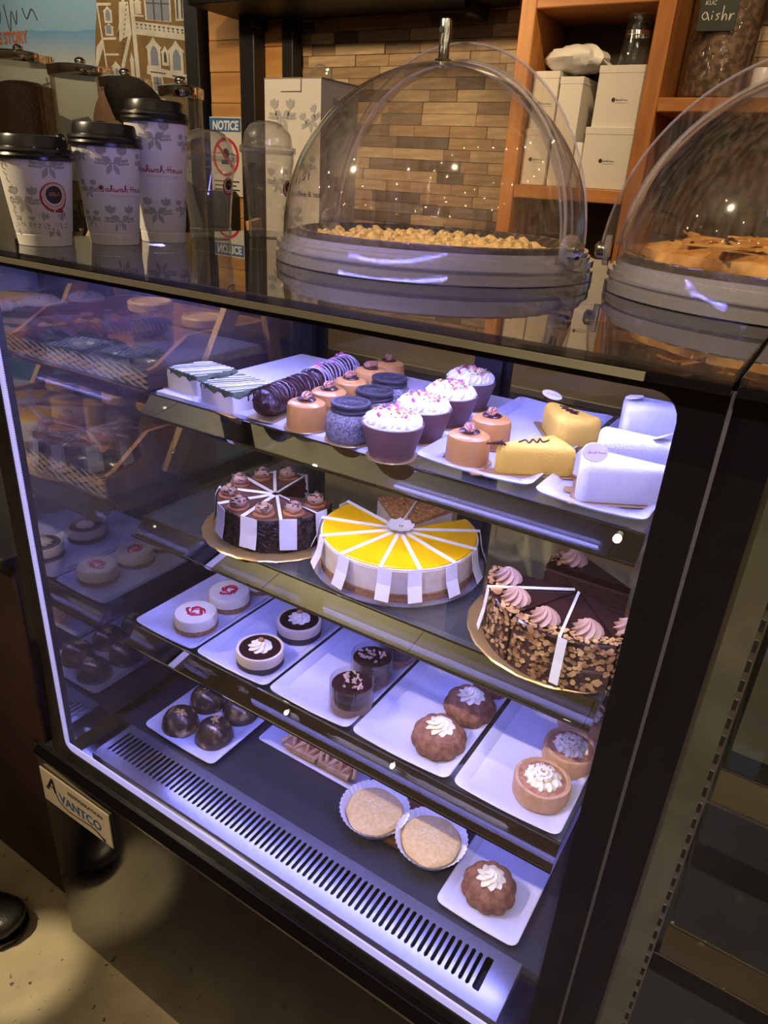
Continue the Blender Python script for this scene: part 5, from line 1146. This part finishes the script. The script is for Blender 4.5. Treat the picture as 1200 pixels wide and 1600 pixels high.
def wbox(label, x0, x1, y0, y1, z0, z1, logo):
    t = thing('white_box', label, 'box', ((x0 + x1) / 2, (y0 + y1) / 2, z0), 0, 'white cartons on the pine shelves')
    w_, d_, h_ = x1 - x0, y1 - y0, z1 - z0
    b = B(); rbox(b, (0, 0, h_ / 2), (w_, d_, h_), .0015, n=1); b.out('carton', mat('white_carton', (.60, .56, .52), .6), t, smooth=False)
    b = B(); rbox(b, (0, 0, h_ - .0005), (w_ + .002, d_ + .002, .02), .001, n=1); b.out('lid', MATS['white_carton'], t, smooth=False)
    if logo:
        mp = lambda x, y: (x, -d_ / 2 - .0012, y); ps, wd = script_word('ahwah House')
        decal('printed_name', shift(ps, -.008, h_ * .48, .0042), mp, PRINTB, t); decal('printed_emblem', [disc(.006, 10, -.015, h_ * .49)], mp, PRINTB, t)
        decal('printed_tagline', [[(-.008, h_ * .44), (.028, h_ * .44), (.028, h_ * .447), (-.008, h_ * .447)]], mp, PRINTG, t)
wbox('white carton with small logo standing on the lower right box', .035, .178, 1.985, 2.16, ZB + .169, ZB + .327, True)
wbox('white carton with small logo at the bottom right of the pine opening', .025, .178, 1.975, 2.16, ZB, ZB + .163, True)
wbox('white carton seen through the dome at the left of the opening', -.176, -.092, 1.98, 2.16, ZB, ZB + .155, True)
wbox('white carton stacked upon the left carton behind the dome', -.174, -.090, 1.985, 2.16, ZB + .159, ZB + .315, True)
wbox('white carton beside the left stack behind the dome', -.086, -.012, 1.99, 2.16, ZB, ZB + .30, False)
t = thing('plastic_bag', 'crumpled white plastic bag lying on top of the cartons', 'bag', (-.062, 2.05, ZB + .321))
b = B(); b.ell((0, 0, .040), (.098, .075, .040), 26, 14, fn=lambda v: 1 + .10 * sin(v.x * 6 + v.y * 4) * cos(v.z * 5 + v.x * 3) + .05 * sin(v.y * 13 + v.x * 9)); b.out('bag_body', mat('white_bag', (.62, .60, .58), .45), t)
b = B(); b.loft([[(.07, y_, .045 + .010 * sin(y_ * 90)), (.07, y_, .048 + .010 * sin(y_ * 90)), (.115, y_ * .5, .020), (.115, y_ * .5, .018)] for y_ in (-.04, -.02, 0, .02, .04)]); b.out('bag_tail', MATS['white_bag'], t)
t = thing('paper_roll', 'white paper roll standing between the cartons', 'roll', (.0055, 2.0, ZB)); b = B(); b.lathe([(.005, 0), (.0145, 0), (.0145, .13), (.005, .13), (.005, 0)], 20, cap0=False, cap1=False); b.out('roll', PAPER, t)
t = thing('glass_beaker', 'clear glass beaker on top of the right-hand cartons', 'beaker', (.105, 2.07, ZB + .3255))
b = B(); b.lathe([(.038, 0), (.044, .004), (.047, .02), (.045, .05), (.036, .10), (.037, .145), (.040, .148)], 28, cap1=False); b.out('glass_body', JARGL, t)
b = B(); b.lathe([(.0385, .096), (.0395, .097), (.0395, .107), (.0385, .108)], 28, cap0=False, cap1=False); b.out('collar', CHROME, t)
def bigjar(label, x, y, z, r, h, fill, card_):
    t = thing('storage_jar', label, 'jar', (x, y, z), 0, 'tall husk jars on the pine shelf')
    b = B(); b.lathe([(r - .004, 0), (r, .004), (r, h), (r - .01, h + .012)], 36, cap1=False); b.out('glass_body', JARGL, t)
    b = B(); b.lathe([(r - .006, .005), (r - .005, .007), (r - .005, h * .92), (.004, h * .94)], 30); b.out('husks', TEA, t)
    b = B(); b.lathe([(r - .008, h + .008), (r + .002, h + .010), (r + .002, h + .03), (r * .5, h + .034), (.004, h + .034)], 30); b.out('lid', DARKMET, t)
    if card_:
        b = B(); rbox(b, (0, 0, 0), (.098, .003, .085), .001, n=1); o = b.out('name_card', mat('slate_card', (.02, .025, .022), .6), t, (-.01, -r - .003, .20), (0, 0, .12), smooth=False)
        m = mat('chalk', (.62, .62, .58), .8); decal('lettering', shift(textpolys('KUC', .014, shear=.1), -.038, .018), lambda a, c: (a, -.0022, c), m, o)
        qs = []
        for st in ([(.2, .45), (.05, .25), (.2, .05), (.4, .2), (.25, .45), (.5, .0)], [(.62, .3), (.62, .05)], [(1.05, .35), (.85, .3), (1.0, .15), (.85, .03)], [(1.2, .75), (1.2, 0), (1.3, .3), (1.42, .28), (1.45, 0)], [(1.62, .35), (1.62, 0), (1.7, .28), (1.85, .33)]): qs += ribbon(catmull(st, 3), .05)
        decal('lettering', shift(qs + [disc(.04, 6, .62, .45)], -.042, -.018, .045), lambda a, c: (a, -.0022, c), m, o)
bigjar('tall glass jar of dark husks with a chalk name card', .355, 2.06, 1.6127, .095, .34, TEA, True)
bigjar('tall glass jar of dark husks right of the labelled jar', .70, 2.06, 1.6127, .085, .34, TEA, False)
t = thing('candle', 'short white pillar candle beside the tall labelled jar', 'candle', (.487, 2.02, 1.6127)); b = B(); b.lathe([(.026, 0), (.028, .002), (.028, .072), (.025, .076), (.01, .074), (.002, .074)], 24); b.out('wax', WHITEP, t); b = B(); b.tube([(0, 0, .074), (.001, 0, .084)], .0012, 6); b.out('wick', BLACKM, t)
t = thing('wall_screen', 'glowing screen showing blue sky and dark trees behind the right dome', 'screen', (.80, 1.45, .9006), radians(-8))
b = B(); rbox(b, (.03, 0, .385), (.40, .02, .31), .004, n=1); b.out('casing', BLACKM, t)
b = B(); b.lathe([(.08, 0), (.08, .006), (.015, .012), (.015, .28), (.004, .28)], 20, (.03, .025, .0)); b.out('stand', BLACKM, t)
SCR = bpy.data.materials.new('screen_picture'); SCR.use_nodes = True; N_, L_ = nt(SCR); bs = N_['Principled BSDF']; bs.inputs['Base Color'].default_value = (0, 0, 0, 1)
tcx = N_.new('ShaderNodeTexCoord'); sx = N_.new('ShaderNodeSeparateXYZ'); L_.new(tcx.outputs['Object'], sx.inputs[0]); nn = N_.new('ShaderNodeTexNoise'); nn.inputs['Scale'].default_value = 14; nn.inputs['Detail'].default_value = 5; L_.new(tcx.outputs['Object'], nn.inputs[0])
ma = N_.new('ShaderNodeMath'); ma.operation = 'MULTIPLY_ADD'; ma.inputs[1].default_value = .10; L_.new(nn.outputs['Fac'], ma.inputs[0]); L_.new(sx.outputs['Z'], ma.inputs[2])
rp = N_.new('ShaderNodeValToRGB'); rp.color_ramp.interpolation = 'LINEAR'; e = rp.color_ramp.elements; e[0].position = .34; e[0].color = (.03, .06, .22, 1); e[1].position = .60; e[1].color = (.02, .10, .30, 1)
for p_, c_ in ((.385, (.04, .07, .25, 1)), (.395, (.01, .014, .016, 1)), (.465, (.012, .02, .022, 1)), (.475, (.14, .26, .42, 1)), (.52, (.20, .32, .45, 1))): x_ = e.new(p_); x_.color = c_
L_.new(ma.outputs[0], rp.inputs[0]); L_.new(rp.outputs[0], bs.inputs['Emission Color']); bs.inputs['Emission Strength'].default_value = 0.6
B().bx(-.155, .215, -.0112, -.0104, .245, .525).out('display', SCR, t, smooth=False)

# ------------------------------------------------------------------ back counter, bean dispensers, notice, barista
t = thing('back_counter', 'long dark back counter running behind the barista', 'counter', (-.9, 1.55, 0))
b = B(); rbox(b, (0, .02, .44), (4.2, .62, .88), .004, n=1); b.out('cabinet', wood('beige_cabinet', (.42, .36, .26), (.55, .48, .36), 5, 'X'), t); b = B(); rbox(b, (0, 0, .89), (4.24, .70, .02), .003, n=1); b.out('worktop', mat('counter_top', (.10, .08, .07), .35), t)
def dispenser(label, x, zt, r, filled):
    y = 1.32; t = thing('bean_dispenser', label, 'dispenser', (x, y, .9006), 0, 'clear bean dispensers on the back counter'); h = zt - .90
    b = B(); b.lathe([(r * .9, 0), (r * .9, .02), (r * .55, .03), (r * .55, .14), (r * .98, .2), (r, .22)], 28, cap1=False); b.out('stand', CHROME, t)
    b = B(); b.lathe([(r, .22), (r, h - .03)], 32, cap0=False, cap1=False); b.out('clear_tube', JARGL, t)
    b = B(); b.lathe([(r + .004, h - .03), (r + .006, h - .026), (r + .006, h - .002), (r - .004, h + .003), (r * .3, h + .008), (.01, h + .008)], 32, cap0=True); b.ell((0, 0, h + .018), (.018, .018, .013), 12, 8); b.out('lid', CHROME, t)
    if filled: b = B(); b.lathe([(r - .004, .225), (r - .004, h - .10), (r * .5, h - .085), (.005, h - .08)], 30); b.out('coffee_beans', BEANS, t)
dispenser('clear dispenser full of brown coffee beans at far left', -1.857, 1.676, .108, True)
dispenser('tall empty clear dispenser beside the bean-filled one', -1.524, 1.630, .100, False)
dispenser('empty clear dispenser behind the barista head', -1.306, 1.595, .078, False)
dispenser('empty clear dispenser right of the barista head', -1.055, 1.570, .063, False)
t = thing('espresso_machine', 'dark chrome espresso machine behind the paper cups', 'machine', (-1.72, 1.70, .9006))
b = B(); rbox(b, (0, .04, .19), (.72, .34, .36), .02, n=3); b.out('body', DARKMET, t)
b = B(); rbox(b, (0, -.16, .04), (.70, .16, .05), .008, n=2); b.out('drip_tray', CHROME, t); b = B(); rbox(b, (0, -.15, .33), (.70, .12, .07), .01, n=2); b.out('brew_head', CHROME, t)
for x in (-.2, .16):
    b = B(); b.lathe([(.03, -.05), (.034, -.02), (.034, .0)], 20, (x, -.15, .29)); g = b.out('group_head', CHROME, t); b = B(); b.tube([(x, -.18, .25), (x + .01, -.255, .235)], [.012, .015], 10); b.out('handle', BLACKP, g)
for x in (-.3, .05, .3):
    b = B(); b.tube(catmull([(x, -.2, .32), (x + .01, -.24, .26), (x + .005, -.23, .12)], 5), .006, 8); b.out('steam_wand', CHROME, t)
t = thing('notice_sign', 'white and blue NOTICE sign on the pine boards', 'sign', (-1.762, 2.244, 1.40))
b = B(); rbox(b, (0, 0, 0), (.195, .004, .33), .001, n=1); b.out('plate', mat('sign_white', (.62, .60, .56), .5), t, smooth=False)
mp = lambda k: (lambda x, y: (x, -.0022 - .0003 * k, y)); SB = mat('sign_blue', (.03, .13, .36), .5)
decal('header', [[(-.095, .105), (.095, .105), (.095, .16), (-.095, .16)]], mp(1), SB, t); decal('lettering', shift(textpolys('NOTICE', .050, shear=.12, xs=.88, align='CENTER', bold=.0022), 0, .114), mp(2), mat('sign_letter', (.7, .7, .68), .5), t)
SR = mat('sign_red', (.50, .02, .02), .5); decal('warning_ring', ringp(.068, .082, 30, 0, .0) + ribbon([(-.05, .05), (.05, -.05)], .014), mp(2), SR, t)
decal('lettering', [disc(.022, 12, 0, .015)] + ribbon([(-.03, -.02), (.03, -.02)], .02) + [[(-.08, -.105 - .018 * k), (.08 - .02 * (k % 2), -.105 - .018 * k), (.08 - .02 * (k % 2), -.099 - .018 * k), (-.08, -.099 - .018 * k)] for k in range(3)], mp(1), PRINTK, t)

# barista: one continuous body grown over a joint skeleton
def skin_body(name, V, E_, m, parent, levels=2):
    bm = bmesh.new(); ly = bm.verts.layers.skin.verify()
    for i, v in enumerate(V):
        q_ = bm.verts.new(v[0]); q_[ly].radius = v[1]; q_[ly].use_root = (i == 0)
    bm.verts.ensure_lookup_table()
    for a, c in E_: bm.edges.new((bm.verts[a], bm.verts[c]))
    me = bpy.data.meshes.new(name); bm.to_mesh(me); bm.free(); o = bpy.data.objects.new(name, me); COL.objects.link(o)
    md = o.modifiers.new('skin', 'SKIN'); md.use_smooth_shade = True
    sd = o.modifiers.new('sub', 'SUBSURF'); sd.levels = levels; sd.render_levels = levels
    bpy.context.view_layer.update(); dg = bpy.context.evaluated_depsgraph_get(); nm = bpy.data.meshes.new_from_object(o.evaluated_get(dg)); nm.name = name
    o.modifiers.clear(); o.data = nm; nm.materials.clear(); nm.materials.append(m)
    for p in nm.polygons: p.use_smooth = True
    if parent: o.parent = parent
    return o
pr = thing('person', 'person in black behind the counter, dark short hair, head bowed left', 'person', (-.87, 1.0, 0), radians(-72))   # local -y is the way the chest faces... turned away to the left
V = [((0, 0, .92), (.15, .11)), ((0, 0, 1.08), (.14, .10)), ((0, .01, 1.20), (.17, .115)), ((0, .01, 1.275), (.13, .085)), ((0, -.005, 1.345), (.052, .055)), ((.165, .01, 1.265), (.065, .06)), ((.235, 0, 1.16), (.05, .05)), ((.245, -.05, 1.02), (.042, .042)), ((.20, -.20, .985), (.034, .034)), ((-.165, .01, 1.265), (.065, .06)), ((-.235, 0, 1.16), (.05, .05)), ((-.245, -.05, 1.02), (.042, .042)), ((-.20, -.20, .985), (.034, .034)),
     ((.09, 0, .86), (.09, .09)), ((.095, -.01, .48), (.062, .062)), ((.10, .02, .09), (.045, .045)), ((-.09, 0, .86), (.09, .09)), ((-.095, -.01, .48), (.062, .062)), ((-.10, .02, .09), (.045, .045)), ((.10, -.11, .045), (.036, .03)), ((-.10, -.11, .045), (.036, .03))]
skin_body('body', V, [(0, 1), (1, 2), (2, 3), (3, 4), (3, 5), (5, 6), (6, 7), (7, 8), (3, 9), (9, 10), (10, 11), (11, 12), (0, 13), (13, 14), (14, 15), (0, 16), (16, 17), (17, 18), (15, 19), (18, 20)], CLOTHB, pr)
hd = Matrix.Translation((0, -.030, 1.427)) @ Matrix.Rotation(radians(8), 4, 'X')
def headfn(v):
    k = 1.0
    if v.y < 0: k += .10 * max(0, -v.z - .1) * (-v.y)                       # chin and jaw come forward
    if v.z < -.2: k -= .12 * (abs(v.x)) * (-v.z)
    if v.y < -.5 and abs(v.x) < .5: k += .10 * math.exp(-((v.x / .13) ** 2) - ((v.z + .18) / .16) ** 2)     # nose
    if v.y < -.4: k -= .045 * (math.exp(-((abs(v.x) - .36) / .13) ** 2 - ((v.z - .02) / .11) ** 2))           # eye sockets
    if v.y < -.5: k += .02 * math.exp(-((v.x / .22) ** 2) - ((v.z + .50) / .06) ** 2)                            # lips
    return k
b = B(); b.ell((0, 0, 0), (.080, .104, .122), 40, 28, fn=headfn); b.tube([(0, .015, -.075), (0, .02, -.14)], [.05, .054], 14)
for sx_ in (1, -1): b.ell((sx_ * .081, .012, -.01), (.010, .020, .032), 10, 8)
b.tf(hd); head = b.out('head', SKIN, pr, ang=80)
b = B()
for sx_ in (1, -1): b.ell((sx_ * .031, -.094, .004), (.012, .008, .008), 10, 6)
b.tf(hd); b.out('eye', mat('eye_white', (.7, .68, .65), .3), head); b = B()
for sx_ in (1, -1): b.ell((sx_ * .031, -.1005, .004), (.005, .003, .005), 8, 6)
b.tf(hd); b.out('iris', BLACKM, head)
b = B(); b.ell((0, -.105, -.062), (.022, .006, .006), 12, 6); b.tf(hd); b.out('lips', mat('lips', (.38, .15, .12), .5), head)
b = B()
for sx_ in (1, -1): b.tube([(sx_ * .014, -.0985, .025), (sx_ * .031, -.1005, .030), (sx_ * .048, -.091, .025)], .003, 6)
b.tf(hd); b.out('eyebrow', HAIR, head)
# hair: a cap over the back and crown with a receding front line
b = B(); vs = []; n_, m_ = 44, 20; rr = random.Random(12); lo = []
for k in range(m_ + 1):
    l = []
    for i in range(n_):
        a = 2 * pi * i / n_; fr = -sin(a)                                       # 1 towards the face
        lim = 1.80 - 1.42 * max(0, fr + .12) ** .40; th = .02 + lim * k / m_; v = Vector((sin(th) * cos(a), sin(th) * sin(a), cos(th)))
        ks = headfn(v) * (1.085 - .06 * (k / m_) ** 6 + .008 * rr.random()); l.append((v.x * .080 * ks, v.y * .104 * ks, v.z * .122 * ks))
    lo.append(l)
lo.append([tuple(c * .97 for c in p) for p in lo[-1]]); b.loft(lo, True, False); b.tf(hd); b.out('hair', HAIR, head, ang=80)
for sx_ in (1, -1):
    P_ = Vector((sx_ * .20, -.20, .985)); b = B(); b.ell(P_ + Vector((0, -.055, -.004)), (.040, .050, .016), 14, 8)
    b2 = b.out('hand', SKIN, pr)
    for f_ in range(4):
        q_ = P_ + Vector((sx_ * (.030 - .020 * f_), -.098, -.002)); L_f = (.055, .068, .072, .060)[f_]; b = B(); b.tube([q_, q_ + Vector((0, -L_f * .5, .004)), q_ + Vector((0, -L_f * .85, -.014)), q_ + Vector((0, -L_f, -.034))], [.0090, .0086, .0080, .0062], 8); b.out('finger', SKIN, b2)
    b = B(); b.tube([P_ + Vector((-sx_ * .028, -.04, 0)), P_ + Vector((-sx_ * .052, -.075, -.006)), P_ + Vector((-sx_ * .050, -.105, -.012))], [.0115, .0105, .008], 8); b.out('thumb', SKIN, b2)

# ------------------------------------------------------------------ rack with coffee crates left of the case
t = thing('side_counter', 'black side counter standing left of the lit case', 'counter', (-.62, .50, 0))
b = B(); rbox(b, (0, -.15, .395), (1.0, .62, .79), .004, n=1); b.out('cabinet', mat('dark_red_wood', (.035, .012, .010), .5, c2=(.02, .008, .007), scale=12), t); b = B(); rbox(b, (0, -.15, .80), (1.03, .66, .02), .003, n=1); b.out('worktop', BLACKM, t)
rack = thing('crate_rack', 'leaning wooden ladder rack carrying two coffee crates', 'rack', (-.125, .40, .81))
for x in (-.008, -.46):
    b = B(); M_ = Matrix.Rotation(radians(-32), 3, 'X')
    b.box((x, .10, .225), (.014, .036, .48), rot=M_); b.out('leg', CRATEZ, rack, smooth=False)
    b = B(); b.box((x, .265, .235), (.014, .030, .46), rot=Matrix.Rotation(radians(12), 3, 'X')); b.out('rear_leg', CRATEZ, rack, smooth=False)
b = B(); b.bx(-.45, -.02, .235, .25, .12, .15); b.out('cross_bar', CRATEZ, rack, smooth=False)
for z_, y_ in ((.06, -.02), (.11, .01)):
    b = B(); b.lathe([(.007, -.004), (.007, .002), (.003, .004)], 12); b.tf(Matrix.Translation((.0015, y_, z_)) @ Matrix.Rotation(pi / 2, 4, 'Y')); b.out('bolt', STEEL, rack)
def crate(label, x1, y0, z0, L_, D_, H_):
    t = thing('wooden_crate', label, 'crate', (x1, y0, z0), 0, 'wooden crates with wire mesh fronts')
    prof = [(0, 0), (D_, 0), (D_, H_), (.10, H_), (.02, H_ * .50), (0, H_ * .45)]
    for x in (-.010, -L_): b = B(); b.loft([[(x, a, c) for a, c in prof], [(x + .010, a, c) for a, c in prof]]); b.out('side_board', CRATEW, t, smooth=False)
    b = B(); b.bx(-L_, -.0, 0.0, D_, .0, .008); b.out('bottom_board', CRATEW, t, smooth=False); b = B(); b.bx(-L_, 0, D_ - .01, D_, .008, H_); b.out('back_board', CRATEW, t, smooth=False)
    b = B(); hh = H_ * .46; n = 14
    for k in range(-5, n + 1):
        for s_ in (1, -1):
            xa = -L_ + L_ * k / n; dx = L_ * 3 / n; x0, x1_ = (xa, xa + dx) if s_ > 0 else (xa + dx, xa); z0_, z1_ = .008, hh
            u0 = max(0, (-L_ - min(x0, x1_)) / dx); u1 = min(1, (0 - min(x0, x1_)) / dx)
            if u1 <= u0: continue
            if s_ < 0: u0, u1 = 1 - u1, 1 - u0
            b.tube([(x0 + (x1_ - x0) * u, -.002 + .002 * s_ * .6, z0_ + (z1_ - z0_) * u) for u in (u0, u1)], .0018, 4)
    b.tube([(-L_, -.002, hh), (0, -.002, hh)], .002, 5); b.tube([(-L_, -.002, .008), (0, -.002, .008)], .002, 5)
    b.out('wire_mesh', BLACKM, t)['kind'] = 'stuff'
    return t
crate('lower wooden crate with wire mesh front beside the case', -.150, .245, .8115, .42, .36, .105)
crate('upper wooden crate with wire mesh front and coffee bags', -.150, .355, .985, .42, .32, .090)
b = B(); b.bx(-.45, -.02, -.035, .25, .1655, .1735); b.out('rack_shelf', CRATEZ, rack, smooth=False)
def bag(label, x, y, z, s, rz, m):
    t = thing('coffee_bag', label, 'bag', (x, y, z), rz, 'black coffee bags in the crates')
    fn = lambda v: 1 + .07 * sin(v.x * 7 + v.z * 5 + x * 40) + .05 * sin(v.y * 11 + x * 30)
    b = B(); b.ell((0, 0, s * .48), (s, s * .72, s * .48), 20, 12, fn=lambda v: fn(v) * (abs(v.x) ** 4 + abs(v.y) ** 4 + abs(v.z) ** 4) ** -.20 * .88); b.out('pouch', m, t)
    b = B(); b.box((0, -s * .02, s * .97), (s * 1.3, s * .5, .004), rot=Matrix.Rotation(.25, 3, 'X')); b.out('sealed_flap', m, t, smooth=False)
    b = B(); b.box((0, -s * .05, s * .955), (s * .6, s * .36, .001), rot=Matrix.Rotation(.25, 3, 'X')); b.out('label', mat('bag_label', (.22, .22, .24), .5), t, smooth=False)
BAGM = mat('black_foil_bag', (.022, .02, .028), .25, bump=.8, bscale=28)
for i, (x, y) in enumerate(((-.205, .318), (-.285, .305), (-.365, .318), (-.445, .305), (-.512, .318))): bag(['black coffee bag at the right end of the lower crate', 'black coffee bag second from the right in the lower crate', 'black coffee bag in the middle of the lower crate', 'black coffee bag fourth along the lower crate', 'black coffee bag at the far left of the lower crate'][i], x, y, .8205, (.046 if i < 4 else .034), .3 * (-1) ** i, BAGM)
for i, (x, y) in enumerate(((-.210, .425), (-.305, .415), (-.40, .43), (-.495, .415))): bag(['black coffee bag at the right end of the upper crate', 'black coffee bag second from the right in the upper crate', 'black coffee bag third along the upper crate', 'black coffee bag at the left of the upper crate'][i], x, y, .994, .046, .25 * (-1) ** i, BAGM)
def wjar(label, x, y, z, r, h, m):
    t = thing('wood_lidded_jar', label, 'jar', (x, y, z), 0, 'jars with round wooden lids')
    b = B(); b.lathe([(r * .92, 0), (r, .006), (r, h - .01), (r * .92, h)], 28, cap1=False); b.out('glass_body', JARGL, t)
    b = B(); b.lathe([(r * .88, .003), (r * .95, .008), (r * .95, h * .75), (.004, h * .76)], 26); b.out('contents', m, t)
    b = B(); b.lathe([(r * .9, h - .004), (r * 1.04, h), (r * 1.06, h + .014), (r * .98, h + .018), (r * .86, h + .018), (r * .84, h + .0155), (.003, h + .0155)], 32); b.out('wooden_lid', LIDW, t)
HONEY = mat('honey', (.62, .30, .02), .25)
wjar('jar with round wooden lid nearest the case in the lower crate', -.218, .425, .8205, .036, .110, BEANS)
wjar('jar with round wooden lid in the middle of the lower crate', -.305, .415, .8205, .036, .108, BEANS)
wjar('amber honey jar with round wooden lid in the lower crate', -.395, .43, .8205, .036, .112, HONEY)
wjar('amber honey jar at the far left of the lower crate', -.485, .415, .8205, .036, .10, HONEY)
wjar('jar with wooden lid standing in the upper crate', -.33, .525, .994, .042, .095, BEANS)
wjar('jar with wooden lid at the back of the upper crate', -.225, .565, .994, .040, .075, BEANS)
t = thing('tablet', 'white-framed tablet tilted on a stand left of the crates', 'tablet', (-.80, .54, .8106), radians(24))
M_ = Matrix.Translation((0, 0, .105)) @ Matrix.Rotation(radians(38), 4, 'X')
b = B(); rbox(b, (0, 0, 0), (.30, .21, .012), .004, .012); b.tf(M_); b.out('frame', WHITEP, t); b = B(); rbox(b, (0, 0, .0065), (.25, .165, .001), .0003, .002, n=1); b.tf(M_); b.out('display', mat('tablet_screen', (.03, .06, .09), .1, emit=((.06, .14, .22), .35)), t)
b = B(); rbox(b, (0, .0, .006), (.14, .14, .012), .003, .01); b.tube([(0, .03, .01), (0, .04, .06), (0, .01, .095)], .012, 10); b.out('stand', BLACKP, t)
t = tag(B().tube(catmull([(-.67, .64, .8155), (-.645, .66, .85), (-.64, .62, .885), (-.615, .66, .85), (-.66, .67, .825), (-.60, .675, .8155)], 6), .005, 8).out('white_cable', WHITEP), 'coiled white cable beside the tablet stand', 'cable')

# ------------------------------------------------------------------ a customer's shoe at the lower left
t = thing('black_shoe', 'rounded toe of a black leather shoe on the floor at left', 'shoe', (-.275, -.105, 0), radians(22))
def shoe_loops():
    out = []
    for u, wd, ht, z0 in ((-.20, .022, .075, .004), (-.185, .034, .085, .002), (-.12, .038, .088, .001), (-.04, .040, .080, .001), (.03, .047, .064, .001), (.075, .048, .056, .003), (.105, .043, .050, .007), (.125, .030, .042, .013), (.134, .012, .032, .018)):
        l = []
        for k in range(20):
            a = 2 * pi * k / 20; y = wd * cos(a) * (abs(cos(a)) ** -.15 if abs(cos(a)) > .05 else 1); zz = z0 + .022 + (ht - .022) * max(0, sin(a)) ** .8 if sin(a) >= 0 else z0 + .022 + .010 * sin(a)
            l.append((u, y, zz))
        out.append(l)
    return out
LEA = mat('black_leather', (.016, .016, .016), .32, bump=.25, bscale=300)
b = B(); b.loft(shoe_loops()); b.out('upper', LEA, t, ang=60)
b = B(); b.loft([[(p[0] * 1.02 + .001, p[1] * 1.05, z_) for p in P_] for z_, P_ in ((0, [(x * .97, y * .96) for x, y in [(-.20, .02), (-.19, .034), (-.12, .038), (-.04, .036), (.03, .046), (.08, .047), (.11, .040), (.13, .02), (.135, 0), (.13, -.02), (.11, -.040), (.08, -.047), (.03, -.046), (-.04, -.036), (-.12, -.038), (-.19, -.034), (-.20, -.02)]]), (.016, [(-.20, .02), (-.19, .034), (-.12, .038), (-.04, .036), (.03, .046), (.08, .047), (.11, .040), (.13, .02), (.135, 0), (.13, -.02), (.11, -.040), (.08, -.047), (.03, -.046), (-.04, -.036), (-.12, -.038), (-.19, -.034), (-.20, -.02)]))]); b.out('sole', BLACKP, t)
b = B(); b.tube([(.078, .0485 * cos(a), .012 + .0455 * max(0, sin(a)) ** .8) for a in [pi * k / 16 for k in range(17)]], .0011, 5); b.out('toe_seam', BLACKM, t)
b = B(); b.lathe([(.030, 0), (.042, .02), (.05, .25), (.052, .34)], 18, (-.145, 0, .078), cap1=True); b.out('trouser_leg', CLOTHB, t)
